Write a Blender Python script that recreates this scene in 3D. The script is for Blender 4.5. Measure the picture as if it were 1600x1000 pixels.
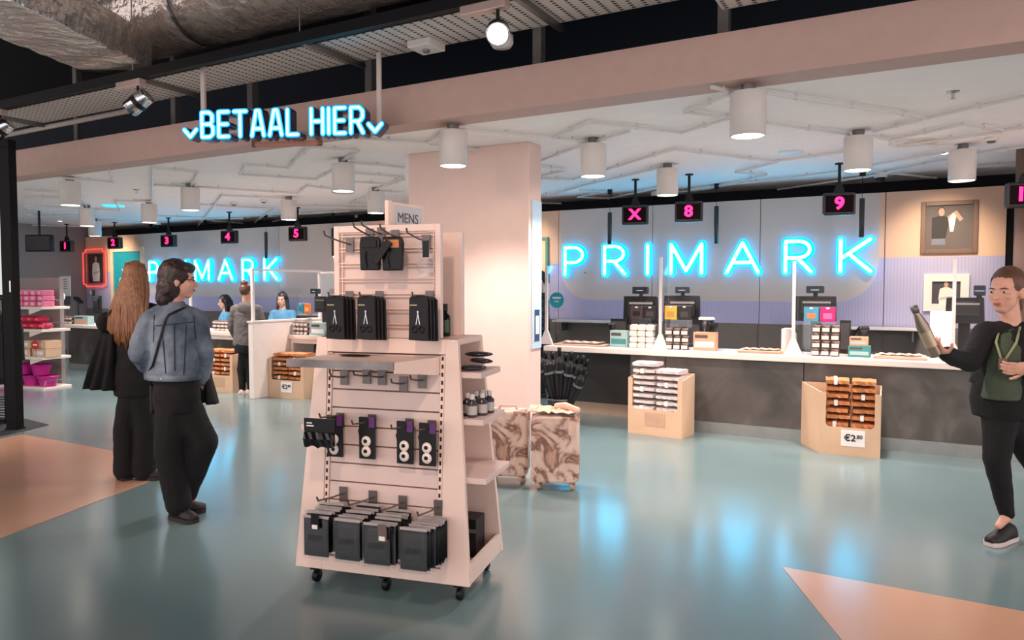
import bpy, bmesh, math, random
from mathutils import Vector, Matrix, Euler
random.seed(7)
S = bpy.context.scene
COL = S.collection
R = math.radians
for o in list(bpy.data.objects): bpy.data.objects.remove(o)

# ------------------------------------------------------------------ camera
FPX, HC, YAW, PIT = 1150.0, 1.55, R(29.2), math.atan(51/1150.0)
cd = bpy.data.cameras.new('camera'); cam = bpy.data.objects.new('camera', cd); COL.objects.link(cam)
cam.location = (0, 0, HC); cam.rotation_euler = (R(90)-PIT, 0, YAW)
cd.sensor_width = 36; cd.lens = FPX/1600*36; cd.clip_start = .05; cd.clip_end = 100
S.camera = cam
CP = Vector((0, 0, HC))
FH = Vector((-math.sin(YAW), math.cos(YAW), 0)); RT = Vector((math.cos(YAW), math.sin(YAW), 0))
FW = FH*math.cos(PIT)+Vector((0, 0, -math.sin(PIT))); UP = FH*math.sin(PIT)+Vector((0, 0, math.cos(PIT)))
def ray(x, y): return FW+RT*((x-800)/FPX)-UP*((y-500)/FPX)
def FZ(x, y, z=0.0): r = ray(x, y); return CP+r*((z-HC)/r.z)       # pixel on a horizontal plane
def WY(x, y, Y): r = ray(x, y); return CP+r*(Y/r.y)                # pixel on a plane parallel to the back wall
def DP(x, y, d): return CP+ray(x, y)*d                             # pixel at a given distance
def zat(y, p):                                                     # height of pixel row y above ground point p
    d = (Vector((p[0], p[1], HC))-CP).dot(FH)
    return HC-(y-449)*d/FPX

# ------------------------------------------------------------------ world, exposure
w = bpy.data.worlds.new('world'); S.world = w; w.use_nodes = True
w.node_tree.nodes['Background'].inputs[0].default_value = (1.0, .90, .90, 1)
w.node_tree.nodes['Background'].inputs[1].default_value = 1.25
S.view_settings.view_transform = 'Standard'; S.view_settings.look = 'None'
S.view_settings.exposure = 0.54; S.view_settings.gamma = 1; S.view_settings.use_curve_mapping = False
DOWNLIGHT_W, TRACK_W, ACCENT_W = 170, 200, 130

# ------------------------------------------------------------------ materials
def lin(c): return tuple((v/255/12.92 if v/255 <= .04045 else ((v/255+.055)/1.055)**2.4) for v in c)+(1,)
MATS = {}
def mat(name, rgb, rough=.5, metal=0, var=.06, scale=8, bump=0, bscale=60, spec=.5, stretch=None):
    if name in MATS: return MATS[name]
    m = bpy.data.materials.new(name); m.use_nodes = True; MATS[name] = m
    n = m.node_tree.nodes; l = m.node_tree.links; b = n['Principled BSDF']
    b.inputs['Roughness'].default_value = rough; b.inputs['Metallic'].default_value = metal
    b.inputs['Specular IOR Level'].default_value = spec
    tc = n.new('ShaderNodeTexCoord'); mp = n.new('ShaderNodeMapping'); l.new(tc.outputs['Object'], mp.inputs[0])
    if stretch: mp.inputs['Scale'].default_value = stretch
    nz = n.new('ShaderNodeTexNoise'); nz.inputs['Scale'].default_value = scale; nz.inputs['Detail'].default_value = 4
    l.new(mp.outputs[0], nz.inputs['Vector'])
    rp = n.new('ShaderNodeValToRGB'); c = lin(rgb)
    rp.color_ramp.elements[0].position = .3; rp.color_ramp.elements[1].position = .7
    rp.color_ramp.elements[0].color = tuple(max(0, v*(1-var)) for v in c[:3])+(1,)
    rp.color_ramp.elements[1].color = tuple(min(1, v*(1+var)) for v in c[:3])+(1,)
    l.new(nz.outputs[0], rp.inputs[0]); l.new(rp.outputs[0], b.inputs['Base Color'])
    if bump:
        n2 = n.new('ShaderNodeTexNoise'); n2.inputs['Scale'].default_value = bscale; n2.inputs['Detail'].default_value = 3
        l.new(mp.outputs[0], n2.inputs['Vector'])
        bp = n.new('ShaderNodeBump'); bp.inputs['Strength'].default_value = bump; bp.inputs['Distance'].default_value = .01
        l.new(n2.outputs[0], bp.inputs['Height']); l.new(bp.outputs[0], b.inputs['Normal'])
    return m
def emis(name, rgb, s):
    if name in MATS: return MATS[name]
    m = bpy.data.materials.new(name); m.use_nodes = True; MATS[name] = m
    n = m.node_tree.nodes; b = n['Principled BSDF']
    b.inputs['Base Color'].default_value = (.02, .02, .02, 1); b.inputs['Emission Color'].default_value = lin(rgb)
    b.inputs['Emission Strength'].default_value = s
    return m
def clear(name, tint=(1, 1, 1), fac=.08, rough=.05):
    if name in MATS: return MATS[name]
    m = bpy.data.materials.new(name); m.use_nodes = True; MATS[name] = m
    n = m.node_tree.nodes; l = m.node_tree.links; n.remove(n['Principled BSDF'])
    t = n.new('ShaderNodeBsdfTransparent'); t.inputs[0].default_value = tint+(1,)
    g = n.new('ShaderNodeBsdfGlossy'); g.inputs['Roughness'].default_value = rough
    x = n.new('ShaderNodeMixShader'); x.inputs[0].default_value = fac
    l.new(t.outputs[0], x.inputs[1]); l.new(g.outputs[0], x.inputs[2]); l.new(x.outputs[0], n['Material Output'].inputs[0])
    return m
def N(m): return m.node_tree.nodes, m.node_tree.links, m.node_tree.nodes['Principled BSDF']
WHITE = mat('white_paint', (228, 216, 210), .45, var=.03)
CREAM = mat('cream_laminate', (240, 226, 216), .4, var=.03)
CEIL = mat('ceiling_plaster', (244, 236, 232), .8, var=.02)
BEAM = mat('beam_paint', (192, 160, 148), .7, var=.03)
BLACK = mat('black_metal', (8, 7, 8), .6, var=.2, spec=.2)
DARK = mat('dark_void_paint', (14, 13, 15), .9, var=.2)
BLKPL = mat('black_plastic', (12, 12, 13), .4, var=.15, spec=.3)
GREYW = mat('grey_wall_paint', (146, 136, 134), .8, var=.03)
TAUPE = mat('taupe_cladding', (112, 104, 98), .6, var=.05)
CHROME = mat('chrome', (200, 200, 205), .12, 1, var=.04)
STEEL = mat('brushed_steel', (150, 148, 148), .32, 1, var=.08, stretch=(2, 60, 60))
GREYM = mat('grey_metal', (120, 116, 114), .45, .6, var=.08)
CARD = mat('cardboard', (214, 178, 146), .8, var=.05, scale=3, bump=.05)
KRAFT = mat('kraft_paper', (196, 124, 74), .7, var=.25, scale=9, bump=.2, bscale=20)
PAPERW = mat('white_paper_bag', (214, 200, 196), .6, var=.15, scale=9, bump=.2, bscale=20)
PAPER = mat('paper', (240, 234, 228), .7, var=.02)
PACKP = mat('packing_paper', (226, 190, 166), .8, var=.08, bump=.3, bscale=25)
CLEAR = clear('perspex', (.97, .99, 1.0), .07)
FILM = clear('plastic_film', (.96, .96, .97), .07, .1)
NEONW = emis('neon_core', (66, 205, 255), 15.0)
NEONC = emis('neon_rim', (0, 150, 220), 3.4)
LAMPE = emis('lamp_disc', (255, 238, 222), 14)
REDLED = emis('red_led', (255, 20, 80), 5)
SKIN = mat('skin', (214, 160, 136), .5, var=.06, scale=20)
FOIL = mat('duct_foil', (220, 206, 196), .26, .72, var=.15, scale=5, bump=1.0, bscale=11)
for k_ in FOIL.node_tree.nodes:
    if k_.type == 'BUMP': k_.inputs['Distance'].default_value = .028

# ------------------------------------------------------------------ mesh helpers
class MB:
    def __init__(s): s.v = []; s.f = []
    def add(s, vs, fs, M=None):
        k = len(s.v); s.v += [(M @ Vector(p) if M else Vector(p)) for p in vs]; s.f += [tuple(i+k for i in q) for q in fs]; return s
    def box(s, a, b, M=None):
        (x0, y0, z0), (x1, y1, z1) = a, b
        return s.add([(x0,y0,z0),(x1,y0,z0),(x1,y1,z0),(x0,y1,z0),(x0,y0,z1),(x1,y0,z1),(x1,y1,z1),(x0,y1,z1)],
                     [(0,3,2,1),(4,5,6,7),(0,1,5,4),(1,2,6,5),(2,3,7,6),(3,0,4,7)], M)
    def hexa(s, p): return s.add(p, [(0,3,2,1),(4,5,6,7),(0,1,5,4),(1,2,6,5),(2,3,7,6),(3,0,4,7)])
    def loft(s, rings, cap=True):
        n = len(rings[0]); vs = [p for r in rings for p in r]; fs = []
        for i in range(len(rings)-1):
            for j in range(n): fs.append((i*n+j, i*n+(j+1) % n, (i+1)*n+(j+1) % n, (i+1)*n+j))
        if cap: fs.append(tuple(range(n))[::-1]); fs.append(tuple((len(rings)-1)*n+j for j in range(n)))
        return s.add(vs, fs)
    def lathe(s, prof, n=20, M=None, cap=True):
        k = MB(); k.loft([[(r*math.cos(2*math.pi*j/n), r*math.sin(2*math.pi*j/n), z) for j in range(n)] for r, z in prof], cap)
        return s.add(k.v, k.f, M)
    def tube(s, pts, rad, n=8, cap=True, flat=1.0):
        pts = [Vector(p) for p in pts]; rad = rad if isinstance(rad, (list, tuple)) else [rad]*len(pts); rings = []
        t0 = None
        for i, p in enumerate(pts):
            t = ((pts[min(i+1, len(pts)-1)]-p).normalized()+(p-pts[max(i-1, 0)]).normalized()).normalized()
            if t0 is None:
                a = t.cross(Vector((0, 0, 1)))
                if a.length < .05: a = t.cross(Vector((1, 0, 0)))
            else: a = a-t*a.dot(t)
            a = a.normalized(); b = t.cross(a).normalized(); t0 = t
            rings.append([p+(a*math.cos(2*math.pi*j/n)+b*math.sin(2*math.pi*j/n)*flat)*rad[i] for j in range(n)])
        return s.loft(rings, cap)
    def ell(s, c, r, M=None, n=16, m=10):
        rings = []
        T = Matrix.Translation(Vector(c)) @ (M.to_4x4() if M else Matrix.Identity(4))
        k = MB(); k.loft([[(r[0]*math.sin(t)*math.cos(2*math.pi*j/n), r[1]*math.sin(t)*math.sin(2*math.pi*j/n), -r[2]*math.cos(t)) for j in range(n)]
                          for t in [math.pi*(.02+.96*i/m) for i in range(m+1)]])
        return s.add(k.v, k.f, T)
    def cap(s, a, b, ra, rb, n=14):
        a, b = Vector(a), Vector(b); d = (b-a).normalized(); pts = []; rr = []
        for q in (.15, .5, .85): pts.append(a-d*ra*math.cos(q*math.pi/2)); rr.append(ra*math.sin(q*math.pi/2))
        pts += [a, b]; rr += [ra, rb]
        for q in (.85, .5, .15): pts.append(b+d*rb*math.cos(q*math.pi/2)); rr.append(rb*math.sin(q*math.pi/2))
        return s.tube(pts, rr, n)
    def prism(s, outline, t, M=None):   # outline in local xz, extruded along +y by t
        n = len(outline); vs = [(x, 0, z) for x, z in outline]+[(x, t, z) for x, z in outline]
        fs = [tuple(range(n)), tuple(range(2*n-1, n-1, -1))]+[(i, i+n, (i+1) % n+n, (i+1) % n) for i in range(n)]
        return s.add(vs, fs, M)
    def mesh(s, name):
        me = bpy.data.meshes.new(name); me.from_pydata([tuple(v) for v in s.v], [], s.f); me.update()
        bm = bmesh.new(); bm.from_mesh(me); bmesh.ops.recalc_face_normals(bm, faces=bm.faces); bm.to_mesh(me); bm.free()
        return me
    def build(s, name, m, parent=None, origin=None, bevel=0, smooth=False, loc=None, rz=0):
        if origin is not None:
            o_ = Vector(origin); s.v = [v-o_ for v in s.v]
        return mobj(name, s.mesh(name), m, parent, origin if origin is not None else loc, bevel, smooth, rz)
def mobj(name, me, m, parent=None, loc=None, bevel=0, smooth=False, rz=0):
    if m and not len(me.materials): me.materials.append(m)
    if smooth:
        for p in me.polygons: p.use_smooth = True
    o = bpy.data.objects.new(name, me); COL.objects.link(o)
    if loc is not None: o.location = loc
    if rz: o.rotation_euler.z = rz
    if parent: o.parent = parent
    if bevel:
        b = o.modifiers.new('bevel', 'BEVEL'); b.width = bevel; b.segments = 2; b.limit_method = 'ANGLE'
    return o
def tag(o, label, cat, group=None):
    o['label'] = label; o['category'] = cat
    if group: o['group'] = group
    return o
def thing(name, label, cat, loc=(0, 0, 0), rz=0, group=None):
    o = bpy.data.objects.new(name, None); COL.objects.link(o); o.empty_display_size = .1
    o.location = loc; o.rotation_euler.z = rz
    return tag(o, label, cat, group)
def struct(o): o['kind'] = 'structure'; return o
def dup(src, loc, rz=None, label=None, group=None):
    r = src.copy(); COL.objects.link(r); r.location = loc
    if rz is not None: r.rotation_euler.z = rz
    if label: r['label'] = label
    if group: r['group'] = group
    for ch in list(src.children):
        c = ch.copy(); COL.objects.link(c); c.parent = r
        for g in list(ch.children):
            d = g.copy(); COL.objects.link(d); d.parent = c
    return r
def text(txt, size, m, parent, loc, rot=(R(90), 0, 0), name='lettering', depth=.001, bold=0, sx=1):
    c = bpy.data.curves.new(name, 'FONT'); c.body = txt; c.size = size; c.extrude = depth; c.align_x = 'CENTER'; c.align_y = 'CENTER'; c.offset = bold
    c.resolution_u = 3
    t = bpy.data.objects.new('tmp', c); COL.objects.link(t)
    me = bpy.data.meshes.new_from_object(t.evaluated_get(bpy.context.evaluated_depsgraph_get()))
    bpy.data.objects.remove(t); me.transform(Matrix.Diagonal((sx, 1, 1, 1)))
    o = mobj(name, me, m, parent, loc); o.rotation_euler = rot
    me.materials.clear(); me.materials.append(m)
    return o
def stroke(mb, pts, wd, y0, y1, n=6):
    """rounded bar along a polyline in xz, between y0 and y1"""
    for i in range(len(pts)-1):
        a, b = Vector((pts[i][0], 0, pts[i][1])), Vector((pts[i+1][0], 0, pts[i+1][1])); d = (b-a).normalized(); nrm = Vector((-d.z, 0, d.x))
        out = []
        for k in range(n+1):
            t = math.pi*k/n; out.append(b+(nrm*math.cos(t)+d*math.sin(t))*wd/2)
        for k in range(n+1):
            t = math.pi*k/n; out.append(a+(-nrm*math.cos(t)-d*math.sin(t))*wd/2)
        mb.prism([(p.x, p.z) for p in out], y1-y0, Matrix.Translation((0, y0, 0)))

# ------------------------------------------------------------------ setting
ZC, YB, YBEAM, YCOL = 2.95, 10.3, 5.13, 6.3
# floor
fm = mat('floor_resin', (114, 138, 140), .2, var=.05, scale=.7)
n, l, b = N(fm); b.inputs['Coat Weight'].default_value = .25; b.inputs['Coat Roughness'].default_value = .18
im = mat('floor_peach_resin', (205, 160, 132), .2, var=.05, scale=.7)
n, l, b = N(im); b.inputs['Coat Weight'].default_value = .25; b.inputs['Coat Roughness'].default_value = .18
floor = struct(MB().box((-22, -4, -.1), (6, 13, 0)).build('floor', fm))
def inlay(px):
    pts = [FZ(*p) for p in px]; mb = MB(); nn = len(pts)
    mb.add([(p.x, p.y, .0005) for p in pts]+[(p.x, p.y, .0025) for p in pts],
           [tuple(range(nn)), tuple(range(nn, 2*nn))]+[(i, (i+1) % nn, (i+1) % nn+nn, i+nn) for i in range(nn)])
    return mb.build('floor_inlay', im, floor)
inlay([(-260, 940), (-260, 740), (34, 679), (120, 694), (252, 719), (262, 742)])
inlay([(1222, 886), (1600, 956), (2100, 1050), (1420, 1130)])
mb = MB(); q = [FZ(*p) for p in ((-60, 690), (-60, 664), (28, 652), (76, 664), (20, 678))]
mb.add([(p.x, p.y, .0005) for p in q]+[(p.x, p.y, .006) for p in q], [tuple(range(5)), tuple(range(5, 10))]+[(i, (i+1) % 5, (i+1) % 5+5, i+5) for i in range(5)])
tag(mb.build('floor_mat', mat('mat_rubber', (52, 52, 54), .9, bump=.4, bscale=200)), 'dark rubber mat lying under the black frame post at the left edge', 'mat')
# ceilings and beam
struct(MB().box((-22, YBEAM, ZC), (6, 11.1, ZC+.1)).build('ceiling', CEIL))
struct(MB().box((-22, YBEAM-.02, ZC-.005), (6, YBEAM+.25, ZC+.32)).build('trim_1', BEAM))
struct(MB().box((-22, -4, 5.0), (6, 8, 5.1)).build('ceiling_upper', DARK))
struct(MB().box((-22, 8, ZC+.1), (6, 8.1, 5.1)).build('wall_upper', mat('deep_blue_void', (22, 30, 44), .9)))
struct(MB().box((-22, 11.0, 0), (6, 11.1, ZC)).build('wall_rear', mat('navy_void', (24, 26, 34), .9)))
# back wall: print of a rounded grey field on peach and lilac
gm = bpy.data.materials.new('wall_graphic'); gm.use_nodes = True; n, l, b = N(gm); b.inputs['Roughness'].default_value = .6
geo = n.new('ShaderNodeNewGeometry'); sp = n.new('ShaderNodeSeparateXYZ'); l.new(geo.outputs['Position'], sp.inputs[0])
def mth(op, a, c=None, cl=False):
    k = n.new('ShaderNodeMath'); k.operation = op; k.use_clamp = cl
    for i, v in enumerate((a, c)):
        if v is None: continue
        if isinstance(v, (int, float)): k.inputs[i].default_value = v
        else: l.new(v, k.inputs[i])
    return k.outputs[0]
def rrect(x0, x1, z0, z1, r):  # rounded rectangle mask
    dx = mth('MAXIMUM', mth('SUBTRACT', mth('ABSOLUTE', mth('SUBTRACT', sp.outputs[0], (x0+x1)/2)), (x1-x0)/2-r), 0)
    dz = mth('MAXIMUM', mth('SUBTRACT', mth('ABSOLUTE', mth('SUBTRACT', sp.outputs[2], (z0+z1)/2)), (z1-z0)/2-r), 0)
    return mth('LESS_THAN', mth('SQRT', mth('ADD', mth('MULTIPLY', dx, dx), mth('MULTIPLY', dz, dz))), r)
def mixc(f_, a, c):
    k = n.new('ShaderNodeMix'); k.data_type = 'RGBA'
    l.new(f_, k.inputs[0])
    for i, v in ((6, a), (7, c)):
        if isinstance(v, tuple): k.inputs[i].default_value = lin(v)
        else: l.new(v, k.inputs[i])
    return k.outputs[2]
low = mth('LESS_THAN', sp.outputs[2], 1.92)
rib = mth('GREATER_THAN', mth('FRACT', mth('MULTIPLY', sp.outputs[0], 28)), .78)
lil = mixc(rib, (184, 182, 216), (168, 168, 206))
base = mixc(low, (228, 190, 164), lil)
m1 = rrect(-4.9, -.5, 1.36, 5, .5); m2 = rrect(-15.2, -8.6, 1.36, 5, .5)
l.new(mixc(mth('MAXIMUM', m1, m2), base, (206, 196, 190)), b.inputs['Base Color'])
wall = struct(MB().box((-17.3, YB+.03, 0), (.9, YB+.1, 2.73)).build('wall_back', BLACK))
xs = [.83]+[-.43-1.5*k for k in range(13)]
for i in range(len(xs)-1):
    x1, x0 = xs[i]-.008, max(xs[i+1], -17.28)
    if x1 > x0: MB().box((x0, YB, .02), (x1, YB+.03, 2.73)).build('panel', gm, wall, bevel=.003)
struct(MB().box((-17.5, -1, 0), (-17.3, 11, ZC)).build('wall_left', GREYW))
struct(MB().box((-17.3, 5.2, 0), (-17.27, 10.3, .12)).build('baseboard_left', mat('baseboard_grey', (96, 90, 90), .6)))
pr = WY(1566, 400, YB).x
struct(MB().box((pr, 8.9, 0), (6, 9.1, ZC)).build('wall_right', mat('brown_wall', (92, 70, 60), .7)))
# low cladding in front of the back wall
clad = struct(MB().box((-17.2, YB-.06, 0), (pr, YB-.005, 1.06)).build('wall_cladding', TAUPE))
for x in [-.43-1.5*k for k in range(11)]:
    MB().box((x+.01-1.5, YB-.075, .1), (x-.01, YB-.06, 1.05)).build('panel', TAUPE, clad)
# column
colm = mat('column_paint', (230, 200, 188), .65, var=.02)
xl, xr = FZ(633, 240, ZC).x, FZ(830, 222, ZC).x
column = struct(MB().box((xl, YCOL, 0), (xr, YCOL+.26, ZC)).build('column', colm, bevel=.008))
PB = mat('poster_blue_panel', (190, 214, 232), .4); 
MB().box((xr, YCOL+.05, .95), (xr+.012, YCOL+.25, 2.4)).build('side_panel', PB, column)
MB().box((xr+.012, YCOL+.1, 1.02), (xr+.016, YCOL+.2, 1.33)).build('notice', mat('notice_navy', (40, 66, 100), .5), column)
MB().box((xr+.016, YCOL+.115, 1.09), (xr+.018, YCOL+.185, 1.27)).build('notice_text', PAPER, column)

# ------------------------------------------------------------------ ceiling lamps
def spot(name, loc, aim, W, ang, parent=None, col=(1, .80, .68), r=.06, blend=.6):
    ld = bpy.data.lights.new(name, 'SPOT'); ld.energy = W; ld.spot_size = R(ang); ld.spot_blend = blend; ld.color = col; ld.shadow_soft_size = r
    o = bpy.data.objects.new(name, ld); COL.objects.link(o); o.location = loc
    o.rotation_euler = (Vector(aim)).to_track_quat('-Z', 'Y').to_euler()
    if parent: o.parent = parent
    return o
dl = [(1169, 145, 'largest white cylinder downlight, over the last letters of the right neon sign'), (1341, 214, 'white cylinder downlight beside the ceiling ring right of the largest one'),
      (1504, 235, 'rightmost white cylinder downlight near the framed portrait'), (708, 205, 'white cylinder downlight hanging in front of the column'),
      (927, 226, 'white cylinder downlight just right of the column'), (1043, 264, 'white cylinder downlight between the red cross screen and the screen showing number eight'),
      (536, 256, 'white cylinder downlight under the right end of the blue hanging sign'), (587, 300, 'white cylinder downlight just left of the column behind the stand'),
      (451, 313, 'white cylinder downlight left of the screen showing number five'), (297, 294, 'white cylinder downlight above the two women at left'),
      (233, 319, 'white cylinder downlight between the screens numbered two and three'), (109, 284, 'leftmost large white cylinder downlight beside the black post'),
      (136, 326, 'white cylinder downlight right behind the leftmost large one'), (148, 346, 'small white cylinder downlight behind two others at far left'),
      (91, 366, 'smallest white cylinder downlight beside the blank hanging screen')]
DLW = mat('downlight_white', (214, 206, 200), .5, var=.02)
d0 = None
for x, y, lab in dl:
    p = FZ(x, y, 2.89)
    if d0 is None:
        d0 = thing('downlight', lab, 'ceiling lamp', (p.x, p.y, ZC), 0, 'cylinder downlights on the white ceiling')
        MB().lathe([(.05, 0), (.05, -.06)], 16).build('canopy', GREYM, d0, smooth=False)
        MB().lathe([(.045, -.055), (.118, -.06), (.12, -.065), (.12, -.355), (.112, -.36), (.105, -.335)], 32, cap=False).build('housing', DLW, d0, smooth=True).data.polygons.foreach_set('use_smooth', [True]*(32*5))
        MB().lathe([(.001, -.354), (.108, -.354)], 32).build('light_disc', LAMPE, d0)
        spot('lamp', (0, 0, -.37), (0, 0, -1), DOWNLIGHT_W, 125, d0, (1, .87, .83), .1)
    else: dup(d0, (p.x, p.y, ZC), None, lab)

# conduits on the ceiling
CW = mat('conduit_white', (214, 208, 204), .4, var=.02)
cond = [[(1112, 136), (1150, 145)], [(1150, 144), (1070, 175), (1197, 191), (1327, 210)], [(1197, 145), (1449, 184), (1620, 146)], [(1441, 187), (1365, 205)],
        [(1362, 212), (1390, 219), (1505, 194), (1568, 203), (1620, 196)], [(1495, 229), (1413, 226), (1565, 206)], [(1526, 241), (1620, 226)],
        [(843, 278), (896, 280), (1054, 233), (1208, 252), (1327, 236)], [(1215, 253), (1150, 269), (1197, 273), (1110, 294), (1060, 300)],
        [(1075, 296), (1306, 268), (1477, 238)], [(1215, 296), (1355, 276), (1477, 250)], [(1369, 268), (1463, 278)], [(1500, 262), (1620, 254)],
        [(545, 215), (668, 222), (700, 205)], [(714, 201), (864, 215), (920, 191), (1064, 207), (1140, 185)], [(864, 215), (924, 222)], [(672, 226), (749, 234)],
        [(836, 254), (910, 227), (983, 205)], [(840, 259), (882, 266), (843, 275)], [(845, 303), (861, 304), (910, 290), (1043, 259)],
        [(906, 297), (945, 299), (903, 308), (952, 310), (1025, 294)], [(845, 317), (877, 318)],
        [(535, 251), (560, 236), (485, 229), (450, 262), (384, 257), (375, 272), (495, 280), (522, 265)], [(545, 254), (632, 261)], [(552, 270), (630, 276), (607, 287), (552, 284)],
        [(237, 262), (308, 269), (298, 292)], [(238, 263), (237, 315), (181, 313), (186, 329), (37, 321)], [(240, 289), (297, 291), (465, 302), (480, 290), (523, 295)],
        [(452, 310), (347, 305), (308, 355)], [(297, 318), (427, 326), (395, 350), (332, 345)], [(240, 337), (380, 342)], [(585, 301), (547, 317), (575, 319)], [(465, 321), (575, 325)],
        [(586, 296), (632, 280)], [(590, 298), (632, 301)], [(99, 278), (177, 284), (170, 266)], [(126, 309), (138, 326)], [(37, 297), (95, 300)], [(37, 306), (95, 309)],
        [(37, 323), (93, 366)], [(40, 335), (126, 337)], [(150, 344), (260, 347)], [(300, 356), (395, 351), (445, 343)], [(465, 334), (545, 330)], [(50, 352), (135, 354)]]
USED = set()
LMARK = [(1169, 150, 'the largest downlight'), (1428, 222, 'the ceiling ring'), (1504, 240, 'the rightmost downlight'), (1580, 200, 'the right edge'), (1312, 270, 'screen number nine'), (1077, 285, 'screen number eight'), (993, 285, 'the cross screen'),
         (927, 226, 'the lamp beside the column'), (850, 280, "the column's right edge"), (708, 205, "the column's lamp"), (536, 256, 'the lamp under the sign'), (587, 300, "the stand's top"), (451, 313, 'the lamp by screen number five'),
         (297, 294, 'the lamp above the women'), (358, 345, 'screen number four'), (263, 345, 'screen number three'), (179, 345, 'screen number two'), (104, 345, 'screen number one'), (109, 284, 'the large leftmost lamp'), (50, 310, 'the black post'), (1489, 150, 'the right sprinkler'), (1376, 272, 'the right dome camera')]
for i, px in enumerate(cond):
    pts = [FZ(x, y, ZC-.03) for x, y in px]; mb = MB()
    full = [pts[0]]
    for a, c in zip(pts, pts[1:]): full.append(c)
    for a, c in zip(full, full[1:]):
        mb.tube([a, c], .014, 8)
        L = (c-a).length; k = max(1, int(L/.55))
        for j in range(k):
            q = a+(c-a)*((j+.5)/k); dd = (c-a).normalized()*.012
            mb.tube([q-dd, q+dd], .019, 8); mb.box((q.x-.008, q.y-.008, q.z), (q.x+.008, q.y+.008, ZC))
    for p in full[1:-1]: mb.ell(p, (.018, .018, .018), n=8, m=6)
    mx, my = sum(p[0] for p in px)/len(px), sum(p[1] for p in px)/len(px)
    land = sorted(LMARK, key=lambda q: math.hypot(q[0]-mx, (q[1]-my)*1.5))
    L = sum((c-a).length for a, c in zip(pts, pts[1:])); bends = len(px)-2
    shp = ('short straight', 'long straight')[L > 1.6] if bends == 0 else ('once-bent', 'twice-bent', 'zigzag', 'many-cornered')[min(bends-1, 3)]
    lab = shp+' white ceiling conduit near '+land[0][2]
    if lab in USED: lab = shp+' white conduit between '+land[0][2]+' and '+land[1][2]
    if lab in USED: lab = shp+' white conduit '+('left of ' if mx < land[0][0] else 'right of ')+land[0][2]+', '+('closer to the beam' if my < land[0][1] else 'closer to the wall')
    USED.add(lab)
    tag(mb.build('ceiling_conduit', CW, None, origin=(pts[0].x, pts[0].y, ZC)), lab, 'conduit', 'white ceiling conduits')

# ceiling fittings
def disc(x, y, r, lab, m, cat='ceiling speaker'):
    p = FZ(x, y, ZC); tag(MB().lathe([(r, 0), (r, -.012), (r*.85, -.018), (.001, -.018)], 28).build('ceiling_disc', m, None, loc=(p.x, p.y, ZC)), lab, cat)
disc(1236, 237, .12, 'flat bluish round speaker plate on the ceiling beside the large downlight', mat('plate_white', (215, 220, 224), .5))
disc(177, 321, .17, 'cyan lit round plate on the ceiling above the tills at left', emis('cyan_plate', (40, 190, 240), 1.5), 'ceiling lamp')
disc(535, 300, .16, 'round vent plate on the ceiling below the downlight under the hanging sign', mat('plate_grey', (190, 180, 176), .6), 'vent')
p = FZ(1428, 222, ZC)
mb = MB(); mb.lathe([(.22, 0), (.22, -.012), (.15, -.016), (.15, 0)], 36, cap=False); tag(mb.build('ceiling_ring', mat('ring_cream', (232, 214, 200), .5), None, loc=(p.x, p.y, ZC)), 'cream ring shaped recess trim on the ceiling right of the second downlight', 'ceiling trim')
for x, y, lab in ((1376, 270, 'dome camera under the ceiling left of the rightmost downlight'), (1025, 300, 'dome camera behind the downlight beside the red cross screen'), (560, 336, 'dome camera over the wall behind the display stand'), (246, 347, 'dome camera above the screen showing number three')):
    p = FZ(x, y, ZC); t = thing('dome_camera', lab, 'camera', (p.x, p.y, ZC), 0, 'security cameras')
    MB().lathe([(.075, 0), (.075, -.05), (.068, -.06)], 24).build('base', WHITE, t)
    MB().lathe([(.06, -.06), (.055, -.085), (.035, -.11), (.001, -.12)], 20).build('dome', BLKPL, t, smooth=True)
for x, y, lab in ((1489, 143, 'small sprinkler head on the ceiling near the right end of the beam'), (213, 296, 'small sprinkler head above the women at left')):
    p = FZ(x, y, ZC); t = thing('sprinkler', lab, 'sprinkler', (p.x, p.y, ZC))
    MB().lathe([(.045, 0), (.04, -.008), (.012, -.012), (.01, -.05)], 16).build('body', CHROME, t); MB().lathe([(.02, -.05), (.02, -.054)], 12).build('deflector', CHROME, t)
for x, y, lab in ((1549, 214, 'small white smoke detector over the rightmost downlight'), (365, 316, 'white smoke detector above the screen showing number four'), (412, 312, 'white smoke detector left of the downlight beside screen number five')):
    p = FZ(x, y, ZC); t = thing('smoke_detector', lab, 'detector', (p.x, p.y, ZC))
    MB().lathe([(.06, 0), (.06, -.025), (.045, -.04)], 20).build('base', WHITE, t); MB().lathe([(.04, -.04), (.03, -.055), (.001, -.058)], 16).build('sensor', mat('sensor_grey', (90, 88, 88), .5), t)

for x, y, aim, W, lab in ((.15, 8.95, (0, 1.3, -1.05), ACCENT_W, 'recessed ceiling spot lighting the framed portraits at right'), (-15.9, 8.95, (0, 1.3, -.9), ACCENT_W, 'recessed ceiling spot lighting the red framed portrait'), (-5.6, 8.95, (.0, 1.3, -.95), ACCENT_W, 'recessed ceiling spot lighting the wall behind the column')):
    t = thing('recessed_spot', lab, 'ceiling lamp', (x, y, ZC), 0, 'recessed accent spots')
    MB().lathe([(.06, 0), (.06, -.008), (.045, -.01)], 24, cap=False).build('trim_ring', WHITE, t); MB().lathe([(.001, -.006), (.045, -.006)], 20).build('light_disc', LAMPE, t); spot('lamp', (0, 0, -.03), aim, W, 62, t, (1, .78, .55), .04, 1)

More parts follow.
